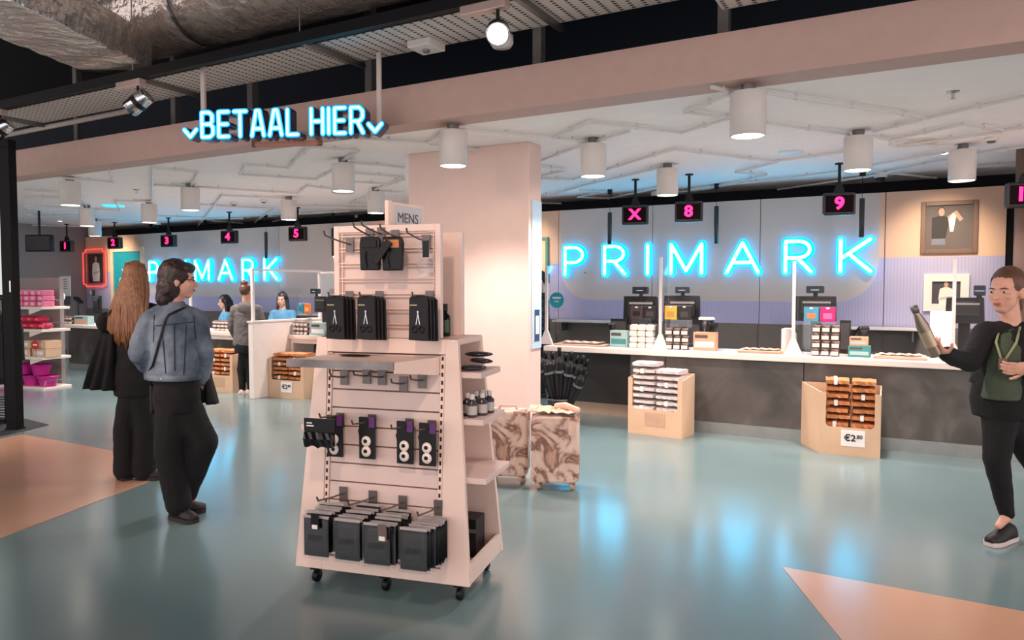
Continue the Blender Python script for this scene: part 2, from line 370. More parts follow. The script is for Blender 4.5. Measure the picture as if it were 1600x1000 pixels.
# hanging number screens
def num_screen(x, ytop, ymid, txt, lab, wpx):
    p = FZ(x, ytop, ZC); z = zat(ymid, p); d = (p-CP).dot(FH)
    hw, hh = .17, .125
    t = thing('number_screen', lab, 'till screen', (p.x, p.y, ZC), R(12), 'red till number screens')
    MB().lathe([(.05, 0), (.05, -.015)], 16).build('ceiling_plate', BLKPL, t)
    MB().tube([(0, 0, 0), (0, 0, z+hh-ZC)], .017, 10).build('pole', BLKPL, t)
    MB().prism([(-.03, .09), (.03, .09), (.06, .0), (-.06, .0)], .04, Matrix.Translation((0, -.02, z+hh-ZC))).build('bracket', BLKPL, t)
    MB().box((-hw, -.05, z-hh-ZC), (hw, .05, z+hh-ZC)).build('housing', mat('screen_housing', (46, 42, 44), .4), t, bevel=.02)
    s = MB().box((-hw+.025, -.056, z-hh-ZC+.03), (hw-.025, -.05, z+hh-ZC-.03)).build('display', mat('display_black', (26, 6, 12), .6, spec=.1), t)
    text(txt, .19, REDLED, s, (0, -.058, z-ZC), bold=.006, sx=1.1, name='digit')
for a in ((104, 350, 385, '1', 'leftmost hanging screen showing a red number one', 20), (179, 347, 380, '2', 'hanging screen showing a red number two above the red framed portrait', 20), (263, 340, 377, '3', 'hanging screen showing a red number three', 20),
          (358, 331, 371, '4', 'hanging screen showing a red number four', 20), (465, 324, 366, '5', 'hanging screen showing a red number five left of the display stand', 20),
          (993, 280, 337, 'X', 'hanging screen showing a red cross', 30), (1077, 272, 332, '8', 'hanging screen showing a red number eight', 30), (1312, 255, 320, '9', 'hanging screen showing a red number nine', 36), (1604, 228, 306, '10', 'hanging screen cut by the right edge showing red digits', 40)):
    num_screen(*a)
p = WY(62, 375, 7.6); z = zat(380, p)
t = thing('blank_screen', 'wide blank dark hanging monitor at far left', 'monitor', (p.x, p.y, ZC), R(20))
MB().tube([(0, 0, 0), (0, 0, z+.15-ZC)], .02, 10).build('pole', BLKPL, t); MB().box((-.27, -.05, z-.16-ZC), (.27, .05, z+.15-ZC)).build('housing', BLKPL, t, bevel=.02)
MB().box((-.24, -.055, z-.13-ZC), (.24, -.05, z+.12-ZC)).build('panel', mat('screen_off', (24, 18, 22), .3, spec=.3), t)
# thin hanging tube lamps
for x, yc, y0, y1, lab in ((953, 296, 333, 382, 'slim dark tube pendant beside the red cross screen'), (1120, 287, 323, 381, 'slim dark tube pendant right of the screen showing number eight'), (1348, 266, 311, 371, 'slim dark tube pendant right of the screen showing number nine'),
        (520, 330, 357, 400, 'slim dark tube pendant at the edge of the display stand'), (415, 334, 363, 404, 'slim dark tube pendant between the screens numbered four and five'), (319, 344, 370, 407, 'slim dark tube pendant between the screens numbered three and four'),
        (235, 350, 374, 412, 'slim dark tube pendant between the screens numbered two and three'), (158, 356, 380, 414, 'slim dark tube pendant before the red framed portrait')):
    p = FZ(x, yc, ZC); za, zb = zat(y0, p), zat(y1, p)
    t = thing('tube_pendant', lab, 'pendant lamp', (p.x, p.y, ZC), 0, 'slim tube pendants')
    MB().lathe([(.035, 0), (.035, -.07)], 14).build('canopy', BLKPL, t); MB().tube([(0, 0, -.07), (0, 0, za-ZC)], .003, 5).build('cable', BLKPL, t)
    MB().lathe([(.001, za-ZC), (.03, za-ZC), (.03, zb-ZC), (.022, zb-ZC), (.022, zb-ZC+.01)], 16, cap=False).build('tube', mat('pendant_dark', (58, 52, 52), .4), t, smooth=True)
    MB().lathe([(.001, zb-ZC+.008), (.022, zb-ZC+.008)], 14).build('light_disc', LAMPE, t)

# ------------------------------------------------------------------ overhead services in front of the beam
ZT = 3.5
tm = bpy.data.materials.new('perforated_tray'); tm.use_nodes = True; n, l, b = N(tm); b.inputs['Roughness'].default_value = .5; b.inputs['Metallic'].default_value = .2
geo = n.new('ShaderNodeNewGeometry'); sp = n.new('ShaderNodeSeparateXYZ'); l.new(geo.outputs['Position'], sp.inputs[0])
fx = mth('FRACT', mth('MULTIPLY', sp.outputs[0], 11)); fy = mth('FRACT', mth('MULTIPLY', sp.outputs[1], 24))
hole = mth('MULTIPLY', mth('LESS_THAN', fx, .3), mth('LESS_THAN', fy, .55))
l.new(mixc(hole, (216, 202, 194), (30, 26, 26)), b.inputs['Base Color'])
def tray(x0, x1, y0, y1, z, lab):
    t = thing('cable_tray', lab, 'cable tray', (0, 0, z))
    MB().box((x0, y0, 0), (x1, y1, .004)).build('base', tm, t)
    for y in (y0, y1-.006): MB().box((x0, y, 0), (x1, y+.006, .07)).build('side_rail', mat('tray_rail', (120, 116, 116), .5, .5), t)
    return t
tray(-15, -.9, 4.45, 5.0, ZT, 'long perforated white cable tray hanging above the beam')
tray(-1.2, -.75, 4.6, 5.0, ZT-.12, 'short lower piece of perforated cable tray at the right end of the long one')
for i, x in enumerate((-9.2, -6.4, -4.3, -2.4)):
    tag(MB().box((x-.02, 4.27, ZT-.045), (x+.02, 5.05, ZT-.005)).build('tray_bracket', STEEL), 'steel channel bracket carrying the cable tray, the %s from the left' % ('first', 'second', 'third', 'fourth')[i], 'bracket', 'tray brackets')
    tag(MB().tube([(x, 4.295, ZT-.02), (x, 4.295, 5.0)], .006, 6).build('threaded_rod', STEEL), 'thin hanging rod above the %s tray bracket from the left' % ('first', 'second', 'third', 'fourth')[i], 'rod', 'hanging rods')
# vertical hangers behind the beam
for i, px in enumerate((122, 275, 395, 580, 842, 1130)):
    q = WY(px, 170, 5.6); tag(MB().box((q.x-.04, 5.56, ZC+.1), (q.x+.04, 5.64, 5.0)).build('ceiling_hanger', GREYM), 'grey vertical hanger bar above the beam, %s from the left' % ('first', 'second', 'third', 'fourth', 'fifth', 'sixth')[i], 'hanger', 'beam hangers')
# pipe and black lighting track
tag(MB().tube([(-16, 4.38, 3.53), (2.5, 4.38, 3.53)], .045, 12).build('service_pipe', mat('pipe_grey', (150, 138, 132), .5), smooth=True), 'straight grey service pipe running along the cable tray', 'pipe')
tag(MB().box((-16, 4.10, 3.38), (2.5, 4.16, 3.46)).build('lighting_track', BLACK), 'long black lighting track in front of the cable tray', 'lighting track')
tag(MB().tube([(-14, 5.04, 3.44), (-10, 5.05, 3.46), (-7.6, 5.04, 3.47)], .03, 8).build('insulated_pipe', mat('lagging', (190, 176, 168), .8, bump=.5, bscale=30), smooth=True), 'thin pale lagged pipe under the far edge of the cable tray', 'pipe')
# silver duct
yd, zd, rd = 4.75, 4.27, .42
t = thing('round_duct', 'big silver foil round air duct in the top left ceiling', 'duct', (0, yd, zd))
xe = WY(135, 70, yd).x
def ductseg(x0, x1, r):
    k = MB(); nn = 28; seg = max(2, int(abs(x1-x0)/.15)); rings = []
    for i in range(seg+1):
        x = x0+(x1-x0)*i/seg; rings.append([(x, (r+random.uniform(-.006, .006))*math.cos(2*math.pi*j/nn), (r+random.uniform(-.006, .006))*math.sin(2*math.pi*j/nn)) for j in range(nn)])
    return k.loft(rings)
xj = WY(318, 40, yd).x
ductseg(xe, xj, rd).build('duct_section', FOIL, t, smooth=True); ductseg(xj, 0.5, rd).build('duct_section', FOIL, t, smooth=True)
for x in (xe, xj): ductseg(x-.02, x+.02, rd+.015).build('joint_band', STEEL, t)
a, c = DP(178, 80, 7.0), DP(-70, -42, 4.9)
dirv = (c-a).normalized(); side = dirv.cross(Vector((0, 0, 1))).normalized()
mb = MB(); rings = []
for i in range(15):
    q = a.lerp(c, i/14.0); uu = side.cross(dirv)
    rings.append([q+side*sx_*(.36+random.uniform(-.008, .008))+uu*sz_*(.17+random.uniform(-.008, .008)) for sx_, sz_ in ((-1, -1), (-.3, -1.03), (.3, -1.03), (1, -1), (1, 1), (.3, 1.03), (-.3, 1.03), (-1, 1))])
mb.loft(rings); tag(mb.build('rectangular_duct', FOIL, None, origin=a, bevel=.02), 'flat silver foil rectangular duct branching at the top left corner', 'duct')
q = WY(213, 105, 4.7); tag(MB().tube([(q.x+.03*math.cos(i*.9), 4.7+.03*math.sin(i*.9), 3.58+.013*i) for i in range(16)], .05, 8).build('flexible_hose', mat('hose_dark', (60, 56, 56), .4)), 'ribbed dark flexible hose below the round duct', 'hose')
# track spot heads
def track_head(px, py, aim, lab, lit=False, W=TRACK_W, ang=60, at=None):
    p = at or WY(px, py, 4.13); t = thing('track_spotlight', lab, 'spotlight', (p[0], 4.13 if not at else p[1], 3.38 if not at else 3.52), 0, 'track spotlights')
    MB().box((-.17, -.035, -.06), (.17, .035, 0)).build('driver_box', mat('driver_rose', (190, 164, 156), .3, .4), t, bevel=.006)
    MB().tube([(.1, 0, -.06), (.1, 0, -.12)], .012, 8).build('stem', BLKPL, t)
    d = Vector(aim).normalized(); c0 = Vector((.1, 0, -.2)); M = Matrix.Translation(c0) @ d.to_track_quat('Z', 'Y').to_matrix().to_4x4()
    h = MB().lathe([(.001, -.11), (.07, -.11), (.075, -.1), (.075, .1), (.066, .1), (.06, .07)], 24, M, cap=False).build('head', CHROME, t, smooth=True)
    MB().lathe([(.078, -.02), (.078, .02)], 24, M, cap=False).build('band', BLKPL, h)
    MB().lathe([(.001, .085), (.066, .085)], 20, M).build('lens', LAMPE if lit else mat('lens_dark', (200, 190, 180), .2), t)
    spot('lamp', c0+d*.13, d, W, ang, t, (1, .72, .58), .09)
track_head(204, 120, (-.7, -.35, -.6), 'chrome track spotlight with driver box, above the left end of the blue sign', ang=70)
track_head(-8, 170, (-.6, -.4, -.6), 'chrome track spotlight cut by the left edge')
q = WY(763, 30, 4.13)
track_head(757, 30, (.45, -.8, -.45), 'lit round track spotlight shining at the viewer over the middle of the beam', True, 60, 70)
# added unseen track and spot heads behind the viewer for frontal light
tag(MB().box((-9, .6, 3.52), (4, .66, 3.6)).build('lighting_track', BLACK), 'added unseen black track for the fill spotlights behind the viewer', 'lighting track')
for x, aim, W in ((-6.2, (.55, 1, -.8), 150), (-3.6, (-.03, 1, -.58), 76), (-1.2, (-.35, 1, -.75), 90), (1.4, (-.15, 1, -.55), 140)):
    track_head(0, 0, aim, ('added unseen fill spotlight behind the viewer, '+{-6.2: 'leftmost', -3.6: 'second', -1.2: 'third', 1.4: 'rightmost'}[x]), True, W, 58, at=(x, .63))
# round white items on tray
for x, y, lab, r in ((666, 72, 'square white sensor box under the cable tray', 0), (784, 60, 'round white detector under the cable tray beside the lit spotlight', 1)):
    p = FZ(x, y, ZT-.03)
    if r: tag(MB().lathe([(.05, .03), (.09, .02), (.09, -.04), (.07, -.07), (.001, -.075)], 24).build('detector', WHITE, None, loc=p, smooth=True), lab, 'detector')
    else:
        t = thing('sensor_box', lab, 'sensor', p); MB().box((-.11, -.11, -.03), (.11, .11, .03)).build('body', WHITE, t, bevel=.008); MB().lathe([(.03, -.03), (.025, -.05), (.001, -.055)], 14).build('eye', GREYM, t)

# ------------------------------------------------------------------ neon signs
def arc(cx, cz, rx, rz, a0, a1, n_=10): return [(cx+rx*math.cos(R(a0+(a1-a0)*i/n_)), cz+rz*math.sin(R(a0+(a1-a0)*i/n_))) for i in range(n_+1)]
LET = {'P': (.62, [[(0, 0), (0, 1)], [(0, 1), (.3, 1)]+arc(.3, .72, .3, .28, 90, -90)+[(0, .44)]]),
       'R': (.66, [[(0, 0), (0, 1)], [(0, 1), (.32, 1)]+arc(.32, .73, .3, .27, 90, -90)+[(0, .46)], [(.3, .46), (.66, 0)]]),
       'I': (0, [[(0, 0), (0, 1)]]), 'M': (.9, [[(0, 0), (0, 1), (.45, .08), (.9, 1), (.9, 0)]]), 'A': (.86, [[(0, 0), (.43, 1), (.86, 0)], [(.16, .34), (.70, .34)]]),
       'K': (.72, [[(0, 0), (0, 1)], [(.7, 1), (.02, .42)], [(.2, .56), (.72, 0)]])}
def wall_sign(X0, X1, z0, z1, lab):
    t = thing('neon_sign', lab, 'neon sign', ((X0+X1)/2, YB, z0)); H = z1-z0
    word = 'PRIMARK'; ws = [LET[c][0]*H*1.02 for c in word]; gap = ((X1-X0)-sum(ws))/6; x = X0
    for c, w_ in zip(word, ws):
        core, rim, legs = MB(), MB(), MB()
        for st in LET[c][1]:
            pts = [(x-(X0+X1)/2+u*H*1.02, .035+v*(H-.07)) for u, v in st]
            stroke(rim, pts, .105, -.09, -.03); stroke(core, pts, .046, -.102, -.089)
        r_ = rim.build('letter', NEONC, t); core.build('letter_face', NEONW, r_)
        for u in (0, w_): legs.tube([(x-(X0+X1)/2+u, -.04, .06), (x-(X0+X1)/2+u, -.002, .06)], .008, 6)
        legs.build('standoff', GREYM, r_); x += w_+gap
a, c = WY(887, 432, YB), WY(1362, 370, YB)
wall_sign(a.x, c.x, 1.715, 2.185, 'large cyan neon letter sign on the wall above the right counter')
a, c = WY(240, 432, YB), WY(438, 402, YB)
wall_sign(a.x, c.x, 1.675, 2.13, 'cyan neon letter sign on the wall behind the two women at left')
# hanging pay-here sign
H = {'B': (.56, [[(0, 0), (0, 1), (.36, 1), (.52, .88), (.52, .62), (.4, .52), (.56, .4), (.56, .12), (.4, 0), (0, 0)], [(0, .52), (.4, .52)]]), 'E': (.5, [[(.5, 1), (0, 1), (0, 0), (.5, 0)], [(0, .5), (.44, .5)]]),
     'T': (.6, [[(0, 1), (.6, 1)], [(.3, 1), (.3, 0)]]), 'A': (.6, [[(0, 0), (.22, 1), (.38, 1), (.6, 0)], [(.1, .28), (.5, .28)]]), 'L': (.5, [[(0, 1), (0, 0), (.5, 0)]]), 'H': (.56, [[(0, 0), (0, 1)], [(.56, 0), (.56, 1)], [(0, .5), (.56, .5)]]),
     'I': (0, [[(0, 0), (0, 1)]]), 'R': (.56, [[(0, 0), (0, 1), (.4, 1), (.56, .86), (.56, .6), (.42, .46), (0, .46)], [(.3, .46), (.58, 0)]]), 'v': (.62, [[(0, .42), (.31, .12), (.62, .42)]]), ' ': (.1, [])}
dS = 6.15
a, c = DP(292, 224, dS+.12), DP(598, 190, dS-.12)
rzs = math.atan2(c.y-a.y, c.x-a.x); wS = (c-a).to_2d().length; zmid = (DP(310, 223, dS).z+DP(565, 201, dS).z)/2
sgn = thing('hanging_sign', 'hanging blue glowing letter sign with arrows above the entrance to the tills', 'neon sign', ((a.x+c.x)/2, (a.y+c.y)/2, zmid), rzs)
NAVY = mat('navy_metal', (10, 40, 74), .35, var=.1)
EDGE = emis('sign_edge', (0, 130, 220), 2.2); SIGNF = emis('pay_sign_face', (84, 215, 255), 7)
word = 'vBETAAL HIERv'; hh = .205; k_ = .86
tot = sum(H[c_][0]*hh*k_ for c_ in word); gap = (wS-tot)/(len(word)-1); x = -wS/2
for c_ in word:
    if c_ != ' ':
        bx, ed, fc = MB(), MB(), MB()
        for st in H[c_][1]:
            pts = [(x+u*hh*k_, v*hh-(.02 if c_ == 'v' else 0)) for u, v in st]
            stroke(bx, pts, .052, -.03, .09, 4); stroke(ed, pts, .046, -.034, -.029, 4); stroke(fc, pts, .023, -.037, -.033, 4)
        o = bx.build('letter' if c_ != 'v' else 'arrow', NAVY, sgn); ed.build('letter_edge', EDGE, o); fc.build('letter_face', SIGNF, o)
    x += H[c_][0]*hh*k_+gap
MB().box((-wS/2, .09, .02), (wS/2, .11, .05)).build('rail', BEAM, sgn)
for px, u in ((307, -wS/2+.1), (591, wS/2-.06)):
    MB().box((u-.018, .085, .02), (u+.018, .115, ZT-.004-zmid)).build('hanger', mat('hanger_white', (206, 190, 182), .5), sgn)
for u in (-wS/2+.5, wS/2-.9): pass
MB().box((-.34, .12, -.06), (.28, .16, -.02)).build('cross_bar', mat('terracotta_bar', (176, 122, 104), .6), sgn)
MB().box((-.34, .12, -.06), (-.31, .16, .26)).build('cross_bar', MATS['terracotta_bar'], sgn); MB().box((.25, .12, -.06), (.28, .16, .26)).build('cross_bar', MATS['terracotta_bar'], sgn)

# ------------------------------------------------------------------ counters
ZW, YF = .86, 7.76                                  # worktop height and front edge
sm = bpy.data.materials.new('stone_cladding'); sm.use_nodes = True; n, l, b = N(sm); b.inputs['Roughness'].default_value = .45
tc = n.new('ShaderNodeNewGeometry'); nz = n.new('ShaderNodeTexNoise'); nz.inputs['Scale'].default_value = 1.6; nz.inputs['Detail'].default_value = 8; nz.inputs['Distortion'].default_value = 1.2
l.new(tc.outputs['Position'], nz.inputs['Vector']); rp = n.new('ShaderNodeValToRGB'); l.new(nz.outputs[0], rp.inputs[0])
for i, (p_, c_) in enumerate(((.3, (66, 61, 58)), (.55, (92, 85, 80)), (.75, (128, 119, 112)))):
    e = rp.color_ramp.elements[i] if i < 2 else rp.color_ramp.elements.new(p_)
    e.position = p_; e.color = lin(c_)
l.new(rp.outputs[0], b.inputs['Base Color'])
WT = mat('worktop', (240, 222, 210), .35, var=.02)
DKREC = mat('recess_dark', (70, 65, 64), .6, var=.1)
def counter(lab, x0, x1, panels, yf=YF, left_recess=None, depth=.62):
    t = thing('till_counter', lab, 'counter', (x0, yf, 0)); D = depth
    xb = (left_recess-x0) if left_recess else 0
    MB().box((xb+.02, .1, .1), (x1-x0-.02, D, ZW-.06)).build('body', DKREC, t)
    MB().box((xb+.02, .05, 0), (x1-x0-.02, .1, .12)).build('kick_plate', mat('kick_metal', (150, 152, 148), .3, .5), t)
    xx = [xb+.01]+[p_-x0 for p_ in panels]+[x1-x0]
    for a_, c_ in zip(xx, xx[1:]): MB().box((a_+.004, .075, .12), (c_-.004, .1, ZW-.06)).build('panel', sm, t, bevel=.003)
    if left_recess:
        MB().box((0, D-.05, .14), (xb+.02, D, ZW-.06)).build('recess_panel', DKREC, t)
        MB().box((0, D-.07, 0), (xb+.02, D-.05, .14)).build('plinth', mat('tan_plinth', (186, 160, 138), .5), t)
    return t
def worktop(lab, x0, x1, yf=YF, depth=.66, z=ZW):
    return tag(MB().box((0, 0, -.058), (x1-x0, depth, 0)).build('worktop', WT, None, loc=(x0, yf, z), bevel=.006), lab, 'worktop')
xcl = WY(849, 540, YF).x; xst = FZ(965, 672).x
counter('long grey stone clad till counter right of the column', xcl, 2.6, [WY(1036, 600, YF).x, WY(1254, 600, YF).x, .5, 1.6], left_recess=xst)
worktop('long pale worktop on the stone counter right of the column', xcl, 2.6)
xA0, xA1 = WY(101, 560, 7.95).x, -11.2
counter('grey stone clad till counter at the far left behind the blonde woman', xA0, xA1, [xA0+.3, xA0+1.7], yf=7.95)
worktop('pale worktop on the stone counter at the far left', xA0-.12, xA1, 7.88)
XP = -8.13
def white_counter(lab, x0, x1, wlab):
    t = thing('till_counter', lab, 'counter', (x0, 7.8, 0)); L = x1-x0
    MB().box((0, .42, 0), (L, .6, ZW-.06)).build('back_panel', sm, t)
    MB().box((0, 0, 0), (.05, .42, ZW-.06)).build('side_panel', CREAM, t); MB().box((L-.75, 0, 0), (L, .42, ZW-.06)).build('front_panel', CREAM, t)
    MB().box((.05, 0, ZW-.12), (L-.75, .03, ZW-.06)).build('apron', CREAM, t)
    worktop(wlab, x0, x1, 7.76)
white_counter('white till counter with dark open knee space right of the white divider', XP+.06, -5.0, 'pale worktop right of the white divider, left of the display stand')
white_counter('white till counter behind the customer in the grey hoodie', -11.1, XP-.06, 'pale worktop behind the customer in the grey hoodie')
# dividers
def divider(x, y0, y1, h, lab, zp, rails=True):
    t = thing('till_divider', lab, 'divider', (x, y0, 0))
    MB().box((-.045, 0, 0), (.045, y1-y0, h)).build('panel', CREAM, t, bevel=.006); MB().box((-.06, -.01, h), (.06, y1-y0, h+.025)).build('cap', WHITE, t)
    for yy in (.03, y1-y0-.05): MB().box((-.02, yy, h+.025), (.02, yy+.035, zp)).build('post', WHITE, t)
    MB().box((-.018, .03, zp), (.018, y1-y0, zp+.03)).build('rail', WHITE, t)
    MB().box((-.004, .06, h+.05), (.004, y1-y0-.05, zp)).build('screen', CLEAR, t)
divider(XP, 7.12, 8.5, 1.06, 'white divider with clear screen between the two left tills', 1.78)
divider(-11.15, 7.3, 8.5, 1.06, 'white divider with clear screen behind the woman in the denim jacket', 1.78)
p0 = WY(452, 460, 8.5)
t = thing('counter_screen', 'clear plastic screen over the till where the cashier in blue sits', 'screen', (XP+.09, 8.4, ZW))
MB().box((0, -.004, .12), (1.35, .004, .9)).build('pane', CLEAR, t); MB().box((1.3, -.02, 0), (1.35, .02, .92)).build('post', WHITE, t); MB().box((0, -.015, .9), (1.9, .015, .93)).build('rail', WHITE, t); MB().box((0, -.015, .17), (1.9, .015, .19)).build('lower_rail', WHITE, t)
# screens with posts on the right counter
def side_screen(px, ytop, lab, foot=.3, y=7.98):
    q = WY(px, 540, y); z1 = zat(ytop, q); t = thing('side_screen', lab, 'screen', (q.x, y, ZW), 0, 'clear side screens on the right counter')
    MB().box((-.015, 0, 0), (.015, .03, z1-ZW)).build('post', WHITE, t)
    MB().prism([(-.09, 0), (.09, 0), (.02, foot*.55), (-.02, foot*.55)], .03, Matrix.Translation((0, .001, 0))).build('foot', WHITE, t)
    MB().box((-.004, .03, .1), (.004, .3, z1-ZW)).build('pane', CLEAR, t)
side_screen(853, 415, 'clear side screen with white post at the left end of the right counter')
side_screen(1031, 402, 'clear side screen with white post between the two adjoining tills')
side_screen(1239, 408, 'clear side screen with white post and stepped foot left of the magenta card')
side_screen(1489, 405, 'clear side screen with white post beside the woman with the bottle')
q = WY(1239, 552, 7.9); tag(MB().prism([(-.14, 0), (-.02, 0), (-.02, .2), (-.06, .26), (-.14, .26)], .22).build('till_block', WHITE, None, loc=(q.x, 8.05, ZW), bevel=.004), 'white stepped block at the foot of the screen post left of the magenta card', 'block')

def rect(x0, y0, x1, y1, Y):
    a_, c_ = WY(x0, y1, Y), WY(x1, y0, Y); return a_.x, c_.x, a_.z, c_.z
SCRN = mat('till_black', (24, 23, 25), .3, var=.1)
def till(x0, x1, ytop, ybot, lab, disp, Y=8.42, tilt=0):
    X0, X1, Z0, Z1 = rect(x0, ytop, x1, ybot, Y); W_ = X1-X0; Hh = Z1-Z0
    t = thing('till_monitor', lab, 'till', ((X0+X1)/2, Y, ZW), tilt, 'till monitors')
    zb = Z0-ZW
    MB().box((-.12, -.02, 0), (.12, .16, .03)).build('base', SCRN, t, bevel=.006); MB().box((-.05, .06, .03), (.05, .1, max(.06, zb+.1))).build('stand', SCRN, t)
    s_ = MB().prism([(-W_/2, zb), (W_/2, zb), (W_/2-.01, zb+Hh), (-W_/2+.01, zb+Hh)], .05, Matrix.Translation((0, .0, 0))).build('monitor', SCRN, t, bevel=.01)
    MB().box((-W_*.36, -.012, zb+Hh*.3), (W_*.36, 0, zb+Hh*.84)).build('rear_cover', mat('till_cover', (40, 38, 38), .35), s_, bevel=.006)
    MB().box((-W_*.3, -.016, zb+Hh*.72), (W_*.36, -.012, zb+Hh*.79)).build('vent_strip', mat('vent_grey', (150, 146, 142), .4), s_)
    if disp:
        a0, a1, b0, b1 = rect(*disp, Y); cx = (a0+a1)/2-(X0+X1)/2
        MB().tube([(cx, .02, zb+Hh*.6), (cx, .02, b0-ZW)], .022, 8).build('display_pole', SCRN, t)
        d_ = MB().box((cx-(a1-a0)/2, -.03, b0-ZW), (cx+(a1-a0)/2, .03, b1-ZW)).build('customer_display', mat('display_navy', (30, 36, 46), .25), t, bevel=.008)
        MB().box((cx-.04, -.032, (b0+b1)/2-ZW-.006), (cx+.04, -.03, (b0+b1)/2-ZW)).build('display_text', emis('disp_text', (210, 225, 240), .8), d_)
    return t
till(973, 1028, 463, 507, 'black till monitor behind the two black gift cards', (989, 448, 1013, 459))
till(1036, 1094, 462, 506, 'black till monitor behind the yellow gift card', (1056, 448, 1077, 458))
till(1241, 1308, 463, 501, 'black till monitor behind the magenta gift card', (1260, 447, 1288, 458))
till(1476, 1540, 465, 505, 'black till monitor behind the woman with the bottle', (1521, 446, 1540, 462))
till(137, 163, 462, 490, 'black till monitor on the far left counter', (131, 452, 141, 460), Y=8.6, tilt=R(-20))
till(487, 514, 463, 488, 'black till monitor right of the seated cashier', (482, 451, 498, 459), Y=8.14, tilt=R(-15))
# till bodies
for x0, y0, x1, y1, lab in ((956, 498, 981, 516, 'dark till drawer box left of the white tub stack'), (1313, 500, 1330, 516, 'dark till drawer box right of the magenta gift card')):
    X0, X1, Z0, Z1 = rect(x0, y0, x1, y1, 8.38); t = thing('cash_box', lab, 'cash box', (X0, 8.33, ZW))
    MB().box((0, 0, 0), (X1-X0, .055, Z1-ZW)).build('case', SCRN, t, bevel=.005); MB().box((.01, -.004, .05), (X1-X0-.01, 0, Z1-ZW-.03)).build('drawer_front', DKREC, t)
X0, X1, Z0, Z1 = rect(1086, 496, 1110, 517, 8.3)
t = thing('round_canister', 'round black canister with white lid right of the dark jars', 'canister', ((X0+X1)/2+.03, 8.36, ZW)); rr = (X1-X0)/2
MB().lathe([(rr*.8, 0), (rr, .02), (rr, Z1-ZW-.03)], 24).build('body', SCRN, t, smooth=True); MB().lathe([(rr*1.05, Z1-ZW-.03), (rr*1.05, Z1-ZW-.01), (rr*.9, Z1-ZW)], 24).build('lid', PAPER, t)
X0, X1, Z0, Z1 = rect(1453, 487, 1490, 506, 8.3)
t = thing('receipt_printer', 'white receipt printer left of the woman with the bottle', 'printer', (X0, 8.3, ZW)); MB().box((0, 0, 0), (X1-X0, .085, Z1-ZW)).build('case', PAPER, t, bevel=.01); MB().box((.03, -.003, .02), (X1-X0-.03, 0, .06)).build('paper_slot', SCRN, t)
# gift card holders
def cards(x0, y0, x1, y1, cols, labs, Y=8.12):
    X0, X1, Z0, Z1 = rect(x0, y0, x1, y1, Y)
    t = thing('card_holder', 'clear acrylic stand holding '+labs[0], 'card stand', ((X0+X1)/2, Y, ZW))
    W_ = X1-X0; MB().box((-W_/2, .02, 0), (W_/2, .026, Z1-ZW)).build('back_plate', CLEAR, t); MB().box((-W_/2, -.05, Z0-ZW-.012), (W_/2, .02, Z0-ZW-.006)).build('ledge', CLEAR, t)
    for sx_ in (-W_/2, W_/2-.006): MB().box((sx_, -.05, 0), (sx_+.006, .02, Z0-ZW)).build('leg', CLEAR, t)
    k = len(cols)
    for i, (cm, ins) in enumerate(cols):
        xa = X0+W_*i/k+.008; xb_ = X0+W_*(i+1)/k-.008
        c_ = thing('gift_card', labs[i+1], 'gift card', ((xa+xb_)/2, Y-.01, Z0), 0, 'gift cards on the counter'); hw_ = (xb_-xa)/2; h_ = Z1-Z0-.01
        MB().box((-hw_, -.012, 0), (hw_, .012, h_)).build('card', cm, c_, bevel=.004); MB().box((-hw_*.6, -.014, h_*.2), (hw_*.6, -.012, h_*.6)).build('print', ins, c_)
        MB().box((-hw_*.22, -.016, h_*.88), (hw_*.22, -.01, h_)).build('clip', PAPER, c_)
mB1, mB2 = mat('card_black', (34, 26, 26), .3), mat('card_ink', (14, 12, 12), .3)
cards(985, 478, 1027, 497, [(mat('card_brown', (74, 54, 50), .3), mB2), (mB1, mat('card_grey', (70, 66, 64), .4))], ['two dark gift cards left of the yellow one', 'dark brown gift card in the stand left of the white post', 'black gift card beside the white screen post'])
cards(1038, 477, 1081, 499, [(mat('card_yellow', (234, 190, 84), .4), mat('card_ochre', (206, 160, 60), .4)), (mB1, mat('card_grey', (70, 66, 64), .4))], ['the yellow gift card', 'yellow gift card on the right counter', 'black gift card right of the yellow one'])
cards(1255, 479, 1307, 502, [(mat('card_teal', (70, 150, 180), .4), mat('card_orange', (206, 128, 84), .4)), (mat('card_magenta', (206, 30, 110), .4), mat('card_pink', (232, 110, 160), .4))], ['the magenta and teal gift cards', 'teal gift card with an orange square', 'magenta gift card on the right counter'])
cards(466, 473, 486, 489, [(mat('card_teal', (70, 150, 180), .4), mat('card_tealdark', (30, 120, 150), .4)), (mat('card_orangeb', (240, 124, 40), .4), mat('card_peach', (250, 190, 130), .4))], ['the orange and teal cards on the left counter', 'teal gift card near the seated cashier', 'orange gift card near the seated cashier'], Y=7.94)
